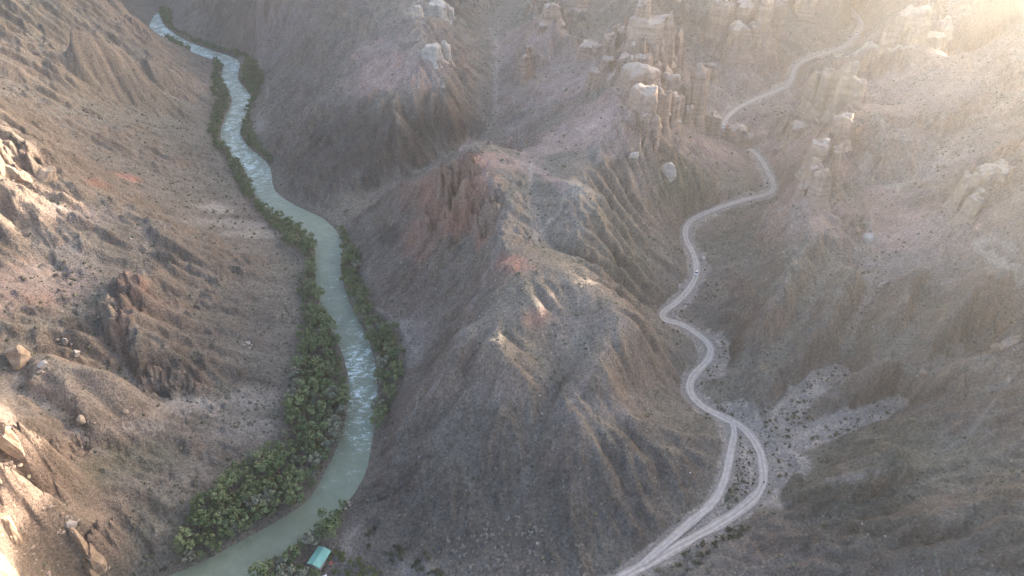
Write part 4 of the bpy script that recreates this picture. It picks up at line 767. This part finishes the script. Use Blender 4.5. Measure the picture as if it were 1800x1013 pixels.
def tree_proto(seed, mat, h=7.5, R_=3.3, clumps=15, per=46, leaf=.34):
    rr = np.random.default_rng(seed); bm = bmesh.new(); lean = rr.uniform(-.5, .5, 2); fork = h * rr.uniform(.28, .4)
    tube(bm, [(0, 0, -.6), (lean[0] * .3, lean[1] * .3, fork * .5), (lean[0] * .7, lean[1] * .7, fork)], [.26, .2, .16])
    for k in range(4):
        a = k * 1.57 + rr.uniform(-.5, .5); e = np.array([cos(a), sin(a)]) * R_ * rr.uniform(.45, .7)
        tube(bm, [(lean[0] * .7, lean[1] * .7, fork - .1), (lean[0] + e[0] * .5, lean[1] + e[1] * .5, h * .55), (lean[0] + e[0], lean[1] + e[1], h * rr.uniform(.68, .82))], [.13, .09, .03], 5)
    tr = bpy.data.meshes.new('trunk'); bm.to_mesh(tr); bm.free(); tr.materials.append(M_BARK)
    th = rr.uniform(0, 6.28, clumps); rad = R_ * np.sqrt(rr.uniform(.02, .75, clumps)); z = h * (.42 + .5 * rr.uniform(0, 1, clumps) * (1 - .45 * (rad / R_) ** 2))
    C = np.stack([np.cos(th) * rad + lean[0], np.sin(th) * rad + lean[1], z], 1); V, F, S = quads_cloud(rr, C, R_ * rr.uniform(.26, .44, clumps), per, leaf)
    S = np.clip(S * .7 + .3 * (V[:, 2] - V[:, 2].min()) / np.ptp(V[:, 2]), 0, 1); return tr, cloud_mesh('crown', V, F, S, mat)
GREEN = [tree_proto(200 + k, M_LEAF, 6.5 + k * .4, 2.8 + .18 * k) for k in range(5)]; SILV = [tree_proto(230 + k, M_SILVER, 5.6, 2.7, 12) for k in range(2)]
BUSHM = [cloud_mesh('bush', *quads_cloud(np.random.default_rng(250 + k), np.random.default_rng(260 + k).uniform([-.8, -.8, .3], [.8, .8, .9], (6, 3)), np.full(6, .55), 34, .16), M_BUSH) for k in range(4)]
DRYM = [cloud_mesh('dry_shrub', *quads_cloud(np.random.default_rng(270 + k), np.random.default_rng(280 + k).uniform([-1, -1, .3], [1, 1, 1.2], (6, 3)), np.full(6, .6), 36, .17), M_DRY) for k in range(3)]
LIMEM = [cloud_mesh('bush', *quads_cloud(np.random.default_rng(290 + k), np.random.default_rng(295 + k).uniform([-1, -1, .4], [1, 1, 1.5], (8, 3)), np.full(8, .65), 36, .2), M_LIME) for k in range(2)]

def in_poly(px, py, poly):
    c = np.zeros(px.shape, bool); q_ = poly[-1]
    for p_ in poly:
        k = ((p_[1] > py) != (q_[1] > py)) & (px < (q_[0] - p_[0]) * (py - p_[1]) / (q_[1] - p_[1] + 1e-9) + p_[0]); c ^= k; q_ = p_
    return c
BELTS = [  # polygon on the ground as seen in the photo, spacing, zone
 ([(585, 590), (600, 640), (608, 700), (602, 760), (582, 820), (540, 870), (480, 918), (420, 958), (372, 992), (340, 1030), (315, 1030), (325, 940), (350, 885), (400, 840), (460, 800), (505, 760), (512, 700), (520, 640), (545, 580), (560, 545)], 3.7, 0),
 ([(565, 545), (540, 580), (535, 530), (518, 500), (545, 470), (530, 440), (500, 420), (470, 395), (440, 350), (460, 355), (498, 378), (540, 405), (556, 440), (552, 480), (562, 520)], 4.2, 1),
 ([(380, 105), (398, 110), (392, 140), (408, 172), (396, 205), (388, 236), (402, 262), (432, 300), (450, 340), (500, 380), (480, 390), (430, 345), (405, 290), (385, 265), (368, 235), (380, 190), (374, 150)], 4.3, 2),
 ([(436, 98), (460, 120), (462, 150), (445, 185), (440, 215), (450, 250), (478, 285), (474, 300), (442, 268), (424, 240), (432, 210), (440, 180), (422, 148), (428, 120)], 4.3, 3),
 ([(604, 402), (620, 445), (640, 520), (688, 595), (706, 645), (690, 705), (664, 755), (640, 775), (652, 725), (660, 660), (645, 612), (624, 572), (606, 530), (598, 480), (600, 440)], 4.2, 4),
 ([(612, 880), (606, 905), (585, 945), (556, 950), (534, 975), (530, 1000), (548, 1000), (560, 1030), (455, 1030), (470, 1005), (500, 975), (545, 945), (580, 915)], 4.0, 5),
 ([(240, 5), (300, 20), (305, 55), (380, 85), (432, 98), (400, 108), (340, 92), (300, 78), (284, 55), (285, 30)], 4.4, 6)]
ZONES = ['green tree of the lower left river bend wood', 'green tree of the middle left-bank belt', 'green tree of the upper left-bank strip', 'green tree of the right bank beside upper rapids', 'green tree of the right-bank belt below red cliff', 'green tree by the green-roofed shelter', 'green tree of the far dark belt upstream']
ZGROUP = ['trees of the lower bend wood', 'trees of the middle left belt', 'trees of the upper left strip', 'trees of the upper right bank', 'trees of the middle right belt', 'trees around the shelter', 'trees of the far belt']
allp = np.zeros((0, 2)); trees = []
for poly, sp, zone in BELTS:
    pw = np.array([W(a, b, 3.5)[:2] for a, b in poly]); lo, hi = pw.min(0) - 4, pw.max(0) + 4
    cand = rng.uniform(lo, hi, (int((hi - lo).prod() / sp ** 2 * 7) + 50, 2)); hz_ = height(cand[:, 0], cand[:, 1]); px, py, dep = project(cand[:, 0], cand[:, 1], hz_)
    ok = in_poly(px, py, poly) & (bilerp(rshore, cand[:, 0], cand[:, 1], GX0, GY0, GC) > 1.0) & (fbm(cand[:, 0] / 14, cand[:, 1] / 14, 2, seed=88) > -.6)
    if zone == 5: ok &= np.hypot(cand[:, 0] + 81, cand[:, 1] - 157) > 6.0
    for (x, y), z, d in zip(cand[ok], hz_[ok], dep[ok]):
        if len(allp) and (((allp - (x, y)) ** 2).sum(1).min() < sp * sp): continue
        allp = np.vstack([allp, (x, y)]); trees.append((x, y, z, d, zone))
print('trees', len(trees))
trees.sort(key=lambda t: t[3]); far_trees = trees[300:]
def put_tree(x, y, z, zone):
    silver = random.random() < (.24 if zone in (0, 1) else .15); tr, cr = random.choice(SILV if silver else GREEN)
    r = link('riverside_tree', None, None, (x, y, z)); r.empty_display_size = .5; s = .6 + 1.05 * random.random() ** 1.6; r.scale = (s, s, s * random.uniform(.85, 1.1)); r.rotation_euler.z = random.uniform(0, 6.28)
    link('trunk', tr, r); link('crown', cr, r); lab = ZONES[zone].replace('green tree', 'silvery grey tree' if silver else 'dark green tree')
    rs = float(bilerp(rshore, np.array([x]), np.array([y]), GX0, GY0, GC)[0]); big = ' tall' if s > 1.1 else (' small' if s < .85 else '')
    place = ', at the water\'s edge' if rs < 4.5 else (', on the outer side' if rs > (17 if zone == 0 else 8) else ', in the middle')
    tag(r, (big.strip() + ' ' + lab).strip() + place, 'tree', (big.strip() + (' silvery ' if silver else ' green ') + ZGROUP[zone]).strip() + place)
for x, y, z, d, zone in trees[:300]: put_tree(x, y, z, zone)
Vs, Ss = [], []
for k, (x, y, z, d, zone) in enumerate(far_trees):
    rr = np.random.default_rng(900 + k); R_ = rr.uniform(2.2, 3.5); h = R_ * 2.1; cl = 9; th = rr.uniform(0, 6.28, cl); ra_ = R_ * np.sqrt(rr.uniform(.02, .7, cl))
    V, F, S = quads_cloud(rr, np.stack([np.cos(th) * ra_, np.sin(th) * ra_, h * rr.uniform(.25, .85, cl)], 1), R_ * rr.uniform(.3, .45, cl), 26, .46)
    Vs.append(V + [x, y, z]); Ss.append(np.clip(S * .5 + rr.uniform(0, .5), 0, 1))
if Vs:
    V = np.concatenate(Vs); me = cloud_mesh('riverside_thicket', V, np.arange(len(V)).reshape(-1, 4), np.concatenate(Ss), M_LEAF); o = link('riverside_thicket', me); o['kind'] = 'stuff'; o['label'] = 'far riverside tree thicket along the upstream banks'

def scatter(n, poly=None):
    """ground points spread over the visible land"""
    y = rng.uniform(95, 860, n); x = rng.uniform(-1, 1, n) * (.79 * (.788 * y + 150)); z = height(x, y); px, py, dep = project(x, y, z)
    k = (px > -60) & (px < 1860) & (py > -40) & (py < 1060); return x[k], y[k], z[k], px[k], py[k], dep[k]
# small scrub dotted over the slopes: nobody could count it
x, y, z, px, py, dep = scatter(150000)
slp = bilerp(SLOPE, x, y, GX0, GY0, GC); sh = bilerp(rshore, x, y, GX0, GY0, GC); rdist = np.minimum(bilerp(dro, x, y, GX0, GY0, GC), bilerp(dtr, x, y, GX0, GY0, GC))
dens = .05 + .32 * smooth(.3, 1.6, (lambda f: (f - f.mean()) / f.std())(np.log1p(bilerp(blur(FLOW, 1), x, y, GX0, GY0, GC)))) + .38 * smooth(-.1, .35, fbm(x / 35, y / 35, 3, seed=81)) * smooth(1.0, .4, slp)
dens *= np.where(px < 520, 1.5, .75) * np.where((px > 640) & (px < 1150) & (py > 720), .8, 1.0)
keep = (rng.uniform(0, 1, len(x)) < dens * .55) & (sh > 3) & (rdist > 3.6); x, y, z = x[keep], y[keep], z[keep]
bm = bmesh.new(); bmesh.ops.create_icosphere(bm, subdivisions=1, radius=1.0); bm.verts.ensure_lookup_table(); IV = np.array([v.co[:] for v in bm.verts]); IF = np.array([[v.index for v in f.verts] for f in bm.faces]); bm.free()
def lumps(name, x, y, z, smin, smax, mat, flat, seed, sink):
    rr = np.random.default_rng(seed); n_ = len(x); s = smin + (smax - smin) * rr.uniform(0, 1, n_) ** 2.2
    V = IV[None] * (1 + rr.uniform(-.35, .35, (n_, len(IV), 1))) * s[:, None, None] * np.array([1, 1, flat]); V[..., 0] += x[:, None]; V[..., 1] += y[:, None]; V[..., 2] += (z + s * sink)[:, None]
    F = (IF[None] + (np.arange(n_) * len(IV))[:, None, None]).reshape(-1, 3); me = make_mesh(name, V.reshape(-1, 3), F, False); add_attr(me, 'shade', np.repeat(rr.uniform(0, 1, n_), len(IV)), 'FLOAT'); me.materials.append(mat); return me
print('scrub', len(x))
o = link('desert_scrub', lumps('desert_scrub', x, y, z, .18, 1.1, M_SCRUB, .75, 5, .3)); o['kind'] = 'stuff'; o['label'] = 'low dry scrub dotted over the canyon slopes'
x, y, z, px, py, dep = scatter(60000); slp = bilerp(SLOPE, x, y, GX0, GY0, GC); sh = bilerp(rshore, x, y, GX0, GY0, GC); rdist = np.minimum(bilerp(dro, x, y, GX0, GY0, GC), bilerp(dtr, x, y, GX0, GY0, GC))
keep = (rng.uniform(0, 1, len(x)) < .01 + .14 * smooth(.1, .5, fbm(x / 25, y / 25, 3, seed=83))) & (sh > 1) & (rdist > 3.4); x, y, z = x[keep], y[keep], z[keep]
print('stones', len(x))
o = link('scattered_stones', lumps('scattered_stones', x, y, z, .12, .7, ROCKM['pale'], .7, 6, .15)); o['kind'] = 'stuff'; o['label'] = 'pale stones strewn over slopes and washes'

# bushes one can count: the dry washes, the valley floor, the foot of the spur
def bushes(poly, n, protos, name, label, group, s0, s1, cat='bush', gap=1.6, maxsl=.6):
    pw = np.array([hit(*a)[:2] for a in poly]); lo, hi = pw.min(0) - 3, pw.max(0) + 3; c = rng.uniform(lo, hi, (n * 40, 2)); zz = height(c[:, 0], c[:, 1]); px, py, _ = project(c[:, 0], c[:, 1], zz)
    ok = in_poly(px, py, poly) & (bilerp(dro, c[:, 0], c[:, 1], GX0, GY0, GC) > 3.5) & (bilerp(dtr, c[:, 0], c[:, 1], GX0, GY0, GC) > 3.1) & (bilerp(rshore, c[:, 0], c[:, 1], GX0, GY0, GC) > 1.5) & (bilerp(SLOPE, c[:, 0], c[:, 1], GX0, GY0, GC) < maxsl)
    got = []
    for (x, y), z in zip(c[ok], zz[ok]):
        if len(got) >= n: break
        if any((x - a) ** 2 + (y - b) ** 2 < gap * gap for a, b in got): continue
        got.append((x, y)); o = link(name, random.choice(protos), None, (x, y, z - .05)); s = s0 + (s1 - s0) * random.random() ** 1.7; o.scale = (s, s, s * random.uniform(.8, 1.1)); o.rotation_euler.z = random.uniform(0, 6.28); tag(o, label, cat, group)
bushes([(1290, 760), (1325, 790), (1330, 850), (1290, 890), (1262, 890), (1285, 830), (1298, 790)], 38, BUSHM, 'wash_bush', 'dark bush on the strip between the road and the side track', 'bushes between road and track', .45, 1.15)
bushes([(1330, 740), (1420, 700), (1440, 720), (1400, 770), (1390, 830), (1350, 860), (1350, 800)], 46, BUSHM, 'wash_bush', 'dark bush on the sandy wash right of the road junction', 'bushes in the junction wash', .45, 1.3)
bushes([(1400, 690), (1440, 655), (1490, 652), (1480, 670), (1430, 690), (1420, 740)], 26, BUSHM, 'wash_bush', 'dark bush on the pale side fan above the junction', 'bushes on the side fan', .45, 1.1)
bushes([(1430, 760), (1580, 700), (1590, 715), (1500, 760), (1420, 790)], 20, BUSHM, 'wash_bush', 'dark bush along the straight tributary wash at right', 'bushes along the tributary wash', .5, 1.4)
bushes([(1225, 640), (1262, 640), (1320, 620), (1300, 600), (1275, 590), (1262, 610), (1260, 680), (1225, 680)], 26, BUSHM, 'wash_bush', 'dark bush in the sandy bend below the S-curve of the road', 'bushes in the S-curve', .4, 1.0)
bushes([(1210, 690), (1260, 712), (1340, 720), (1360, 740), (1300, 735), (1250, 740)], 22, BUSHM, 'wash_bush', 'dark bush on the flat just above the road junction', 'bushes above the junction', .4, 1.1)
bushes([(1190, 975), (1300, 915), (1320, 930), (1260, 970), (1200, 1020)], 30, BUSHM + DRYM[:1], 'roadside_bush', 'olive bush on the bank right of the lowest road stretch', 'bushes below the lowest road', .8, 1.7, maxsl=1.2)
bushes([(830, 930), (890, 900), (1000, 940), (1080, 985), (1070, 1020), (760, 1025), (770, 960)], 85, DRYM, 'dry_shrub', 'pale grey dry shrub at the foot of the central spur', 'dry shrubs at the spur foot', .5, 1.1, 'shrub', 1.8, 1.6)
bushes([(640, 930), (690, 960), (800, 985), (790, 1020), (700, 1000), (640, 960)], 20, BUSHM, 'low_bush', 'olive bush at the near left foot of the central spur', 'bushes at the left spur foot', .9, 1.7, maxsl=1.6)
bushes([(585, 965), (640, 985), (690, 1020), (580, 1020), (575, 995)], 26, LIMEM, 'low_bush', 'bright green bush on the bank right of the shelter', 'green bushes by the shelter', .6, 1.2, maxsl=1.2)

# ------------------------------------------------------------------ shelter by the river
def flat_mat(name, c, rough=.8, metal=0.0, var=.15, scale=2.0):
    m, n, b = new_mat(name); nz = nd(n, 'ShaderNodeTexNoise', i_Scale=scale, i_Detail=5.0); v = ramp(n, nz.outputs['Fac'], [(.3, (1 - var,) * 3), (.7, (1 + var,) * 3)])
    n.links.new(mul(n, c, v), b.inputs['Base Color']); b.inputs['Roughness'].default_value = rough; b.inputs['Metallic'].default_value = metal; return m
M_ROOF = flat_mat('green_sheet_metal', (.20, .42, .34), .5); M_WOOD = flat_mat('weathered_wood', (.24, .15, .10)); M_CONC = flat_mat('concrete', (.34, .31, .28)); M_WHITE = flat_mat('white_paint', (.62, .62, .61), .4, 0, .04); M_DARKG = flat_mat('car_glass', (.02, .022, .025), .1, 0, 0)
M_TYRE = flat_mat('tyre_rubber', (.025, .025, .025), .9); M_LAMP = flat_mat('lamp_glass', (.7, .7, .65), .1, 0, 0); M_RED = flat_mat('red_cloth', (.35, .08, .06), .9); M_TRIM = flat_mat('dark_trim', (.04, .04, .042), .6)
def boxes(name, bs, mat, parent=None, bevel=.02):
    bm = bmesh.new()
    for (cx, cy, cz), (sx, sy, sz) in bs:
        r = bmesh.ops.create_cube(bm, size=1.0); 
        for v in r['verts']: v.co = (cx + v.co.x * sx, cy + v.co.y * sy, cz + v.co.z * sz)
    if bevel: bmesh.ops.bevel(bm, geom=bm.edges[:], offset=bevel, segments=1, affect='EDGES')
    me = bpy.data.meshes.new(name); bm.to_mesh(me); bm.free(); me.materials.append(mat); return link(name, me, parent)
sx0, sy0 = -81.4, 157.0; sz0 = ground_at(sx0, sy0); sh = link('picnic_shelter', None, None, (sx0, sy0, sz0)); sh.rotation_euler.z = math.atan2(7.65, 3.0)
tag(sh, 'open shelter with bright green metal gable roof among trees by the river', 'shelter')
L_, Wd, ez, rz = 4.3, 3.2, 2.5, 3.7
boxes('floor_slab', [((0, 0, -.1), (7.6, 5.4, .5))], M_CONC, sh)
for xx in (-3.4, 0, 3.4):
    for yy in (-2.3, 2.3): boxes('post', [((xx, yy, 1.3), (.16, .16, 2.7))], M_WOOD, sh, .01)
for sgn in (-1, 1):
    V = []; F = []; nrib = 21
    for i in range(nrib * 2):
        xx = -L_ + 2 * L_ * i / (nrib * 2 - 1); dz = .035 * (i % 2)
        V += [(xx, 0, rz + dz), (xx, sgn * Wd, ez + dz), (xx, 0, rz + dz - .05), (xx, sgn * Wd, ez + dz - .05)]
    for i in range(nrib * 2 - 1): a = i * 4; F += [(a, a + 1, a + 5, a + 4), (a + 2, a + 6, a + 7, a + 3), (a + 1, a + 3, a + 7, a + 5)]
    me = bpy.data.meshes.new('roof_slope'); me.from_pydata(V, [], F); me.materials.append(M_ROOF); link('roof_slope', me, sh)
boxes('ridge_cap', [((0, 0, rz + .05), (2 * L_ + .1, .3, .06))], M_ROOF, sh, .01)
boxes('beam', [((0, -2.3, 2.62), (8.2, .14, .18)), ((0, 2.3, 2.62), (8.2, .14, .18))], M_WOOD, sh, .01)
boxes('railing', [((0, 2.35, .9), (6.6, .06, .1)), ((0, -2.35, .9), (6.6, .06, .1)), ((-3.45, 0, .9), (.06, 4.4, .1))], M_WOOD, sh, 0)
pb = W(574, 990, 4.2); t = link('picnic_table', None, None, (-76.2, 155.2, ground_at(-76.2, 155.2))); t.rotation_euler.z = 1.2; tag(t, 'reddish wooden picnic table on the right side of the green-roofed shelter', 'table')
boxes('table_top', [((0, 0, .74), (1.8, .8, .06))], M_RED, t); boxes('bench', [((0, .75, .44), (1.8, .28, .05))], M_WOOD, t); boxes('bench', [((0, -.75, .44), (1.8, .28, .05))], M_WOOD, t)
for xx in (-.7, .7): boxes('leg', [((xx, 0, .36), (.08, 1.6, .06)), ((xx, .3, .36), (.08, .08, .72)), ((xx, -.3, .36), (.08, .08, .72))], M_WOOD, t, 0)
wx0 = W(566, 1008, 6.0); tg = link('canvas_canopy', None, None, (wx0[0], wx0[1], ground_at(wx0[0], wx0[1]))); tg.rotation_euler.z = .5; tag(tg, 'small white canvas canopy at the bottom edge below the green roof', 'canopy')
bm = bmesh.new(); q4 = [bm.verts.new(p) for p in ((-1.5, -1.3, 2.1), (1.5, -1.3, 2.1), (1.5, 1.3, 2.1), (-1.5, 1.3, 2.1))]; ap = bm.verts.new((0, 0, 2.8)); lo4 = [bm.verts.new((v.co.x, v.co.y, 1.85)) for v in q4]
for i in range(4): bm.faces.new((q4[i], q4[(i + 1) % 4], ap)); bm.faces.new((lo4[i], lo4[(i + 1) % 4], q4[(i + 1) % 4], q4[i]))
me = bpy.data.meshes.new('canvas_roof'); bm.to_mesh(me); bm.free(); me.materials.append(M_WHITE); link('canvas_roof', me, tg)
for xx in (-1.45, 1.45):
    for yy in (-1.25, 1.25): boxes('pole', [((xx, yy, 1.0), (.06, .06, 2.1))], M_CONC, tg, 0)

# ------------------------------------------------------------------ cars
def car_parts():
    prof = [(-2.25, .35), (-2.3, .75), (-2.2, 1.0), (-1.95, 1.08), (1.0, 1.05), (2.0, .92), (2.28, .75), (2.3, .4), (2.1, .3), (-2.1, .3)]
    cab = [(-2.0, 1.05), (-1.75, 1.66), (-1.3, 1.74), (.25, 1.70), (1.05, 1.05)]
    def ext(name, pr, w0, mat, wtop=None):
        bm = bmesh.new(); a = []; 
        for sgn in (-1, 1): a.append([bm.verts.new((x, sgn * (w0 if z < 1.3 or wtop is None else wtop), z)) for x, z in pr])
        k = len(pr)
        for i in range(k): bm.faces.new((a[0][i], a[0][(i + 1) % k], a[1][(i + 1) % k], a[1][i]))
        bm.faces.new(a[0][::-1]); bm.faces.new(a[1]); bmesh.ops.recalc_face_normals(bm, faces=bm.faces[:]); bmesh.ops.bevel(bm, geom=bm.edges[:], offset=.05, segments=2, affect='EDGES')
        me = bpy.data.meshes.new(name); bm.to_mesh(me); bm.free(); me.materials.append(mat); return me
    out = [('body', ext('body', prof, .92, M_WHITE), (0, 0, 0)), ('cabin', ext('cabin', cab, .88, M_DARKG, .72), (0, 0, 0)),
           ('roof', ext('roof', [(-1.75, 1.67), (-1.3, 1.77), (.25, 1.73), (.4, 1.66)], .76, M_WHITE), (0, 0, 0))]
    bm = bmesh.new(); bmesh.ops.create_cone(bm, cap_ends=True, segments=20, radius1=.36, radius2=.36, depth=.24); bmesh.ops.rotate(bm, verts=bm.verts, matrix=__import__('mathutils').Matrix.Rotation(R(90), 3, 'X')); bmesh.ops.bevel(bm, geom=[e for e in bm.edges if len(e.link_faces) == 2 and e.calc_face_angle(0) > 1], offset=.04, segments=1, affect='EDGES')
    wm = bpy.data.meshes.new('wheel'); bm.to_mesh(wm); bm.free(); wm.materials.append(M_TYRE)
    for xx in (-1.4, 1.4):
        for yy in (-.84, .84): out.append(('wheel', wm, (xx, yy, .36)))
    bm = bmesh.new(); bmesh.ops.create_cube(bm, size=1.0); bmesh.ops.scale(bm, vec=(.06, .34, .16), verts=bm.verts); lm = bpy.data.meshes.new('headlight'); bm.to_mesh(lm); bm.free(); lm.materials.append(M_LAMP)
    for yy in (-.66, .66): out.append(('headlight', lm, (2.27, yy, .72)))
    bm = bmesh.new(); bmesh.ops.create_cube(bm, size=1.0); bmesh.ops.scale(bm, vec=(.1, 1.7, .2), verts=bm.verts); bmm = bpy.data.meshes.new('bumper'); bm.to_mesh(bmm); bm.free(); bmm.materials.append(M_TRIM)
    out += [('bumper', bmm, (2.28, 0, .42)), ('bumper', bmm, (-2.28, 0, .42))]
    return out
CAR = car_parts()
def car(px, py, label, back=False):
    p = hit(px, py); d, i = line_dist(road_w, np.array([p[0]]), np.array([p[1]])); i = int(i[0]); i = min(max(i, 2), len(road_w) - 3); q = road_w[i]; tv = road_w[i - 2] - road_w[i + 2]
    if back: tv = -tv
    r = link('white_car', None, None, (q[0], q[1], q[2] + .14)); r.rotation_euler.z = math.atan2(tv[1], tv[0]); tag(r, label, 'car', 'cars on the valley road')
    for nme, me, loc in CAR: link(nme, me, r, loc)
car(1222, 482, 'white car driving down the valley road above the S-curve'); car(1272, 224, 'white car on the road in the gap right of the double pinnacle'); car(1494, 62, 'white car on the far upper road near the top right bend')

# ------------------------------------------------------------------ walkers
def person(px, py, label, top, legs, face, hair, step):
    p = hit(px, py); z0 = ground_at(p[0], p[1]) + .02
    d, i = line_dist(road_w, np.array([p[0]]), np.array([p[1]]))
    if d[0] < 3: z0 = road_w[int(i[0])][2] + .14
    J = {'pel': (0, 0, .95, .15), 'chest': (0, .02, 1.28, .17), 'neck': (0, .02, 1.48, .065), 'head': (0, .04, 1.60, .09), 'crown': (0, .03, 1.74, .085)}
    for s_, k in ((-1, 'l'), (1, 'r')):
        f = s_ * step
        J.update({k + 'hip': (s_ * .1, 0, .9, .105), k + 'knee': (s_ * .1, .12 * f + .04, .5, .075), k + 'ank': (s_ * .1, .26 * f - .03, .09, .05), k + 'toe': (s_ * .11, .26 * f + .17, .04, .04),
                  k + 'sho': (s_ * .19, .01, 1.40, .075), k + 'elb': (s_ * .25, -.1 * f, 1.12, .05), k + 'wri': (s_ * .25, -.18 * f + .1, .88, .036), k + 'han': (s_ * .245, -.2 * f + .14, .79, .04)})
    names = list(J); E = [('pel', 'chest'), ('chest', 'neck'), ('neck', 'head'), ('head', 'crown')]
    for k in 'lr': E += [('pel', k + 'hip'), (k + 'hip', k + 'knee'), (k + 'knee', k + 'ank'), (k + 'ank', k + 'toe'), ('chest', k + 'sho'), (k + 'sho', k + 'elb'), (k + 'elb', k + 'wri'), (k + 'wri', k + 'han')]
    me = bpy.data.meshes.new('person'); me.from_pydata([J[q][:3] for q in names], [(names.index(a), names.index(b)) for a, b in E], []); o = link('person', me, None, (p[0], p[1], z0)); o.rotation_euler.z = face
    sm = o.modifiers.new('skin', 'SKIN'); o.modifiers.new('sub', 'SUBSURF').levels = 1; o.modifiers['sub'].render_levels = 1
    for v, q in zip(me.skin_vertices[0].data, names): v.radius = (J[q][3],) * 2; v.use_root = q == 'pel'
    m, n, b = new_mat('clothes'); tc = nd(n, 'ShaderNodeTexCoord'); sp = nd(n, 'ShaderNodeSeparateXYZ'); n.links.new(tc.outputs['Object'], sp.inputs[0])
    n.links.new(ramp(n, math_(n, 'DIVIDE', sp.outputs[2], 1.85), [(.0, (.03, .025, .02)), (.045, legs), (.49, top), (.80, (.42, .27, .20)), (.89, hair)]), b.inputs['Base Color'])
    for e in n.nodes:
        if e.type == 'VALTORGB': e.color_ramp.interpolation = 'CONSTANT'
    b.inputs['Roughness'].default_value = .9; me.materials.append(m); return tag(o, label, 'person')
person(1342, 850, 'person in dark clothes walking on the road rut at the wash', (.03, .03, .035), (.035, .035, .045), 2.6, (.02, .015, .01), 1)
person(1351, 855, 'person in dark clothes walking on the sand right of the road', (.05, .045, .05), (.03, .03, .04), 2.4, (.02, .015, .01), -1)

# rubble fallen round the rocks
RX, RY = [], []
for c, r_, k in RUBBLE:
    a = rng.uniform(0, 6.28, k); d = r_ * (.8 + rng.exponential(.5, k)); RX.append(c[0] + np.cos(a) * d); RY.append(c[1] + np.sin(a) * d - d * .25)
RX = np.concatenate(RX); RY = np.concatenate(RY); okr = (bilerp(dro, RX, RY, GX0, GY0, GC) > 3.5) & (bilerp(rshore, RX, RY, GX0, GY0, GC) > 2); RX, RY = RX[okr], RY[okr]
o = link('rock_rubble', lumps('rock_rubble', RX, RY, height(RX, RY), .18, 1.1, ROCKM['castle'], .75, 8, .2)); o['kind'] = 'stuff'; o['label'] = 'rubble fallen round the rock towers and boulders'
#--END3--

# ------------------------------------------------------------------ haze
hz = bpy.data.meshes.new('haze'); bm = bmesh.new(); bmesh.ops.create_cube(bm, size=1.0); bm.to_mesh(hz); bm.free()
zlo, zhi = float(VERTS[:, 2].min()) - 1.0, 285.0
xl, xh, yl, yh = VERTS[:, 0].min() - 20, VERTS[:, 0].max() + 20, VERTS[:, 1].min() - 20, VERTS[:, 1].max() + 20
ho = link('haze', hz, None, ((xl + xh) / 2, (yl + yh) / 2, (zlo + zhi) / 2)); ho.scale = (xh - xl, yh - yl, zhi - zlo); ho['kind'] = 'stuff'; ho['label'] = 'thin warm evening haze filling the canyon'
m = bpy.data.materials.new('haze_air'); m.use_nodes = True; n = m.node_tree; n.nodes.remove(n.nodes['Principled BSDF'])
pv = n.nodes.new('ShaderNodeVolumePrincipled'); pv.inputs['Density'].default_value = 0.000104; pv.inputs['Color'].default_value = (.92, .92, .92, 1); pv.inputs['Anisotropy'].default_value = .76
n.links.new(pv.outputs[0], n.nodes['Material Output'].inputs['Volume']); hz.materials.append(m)
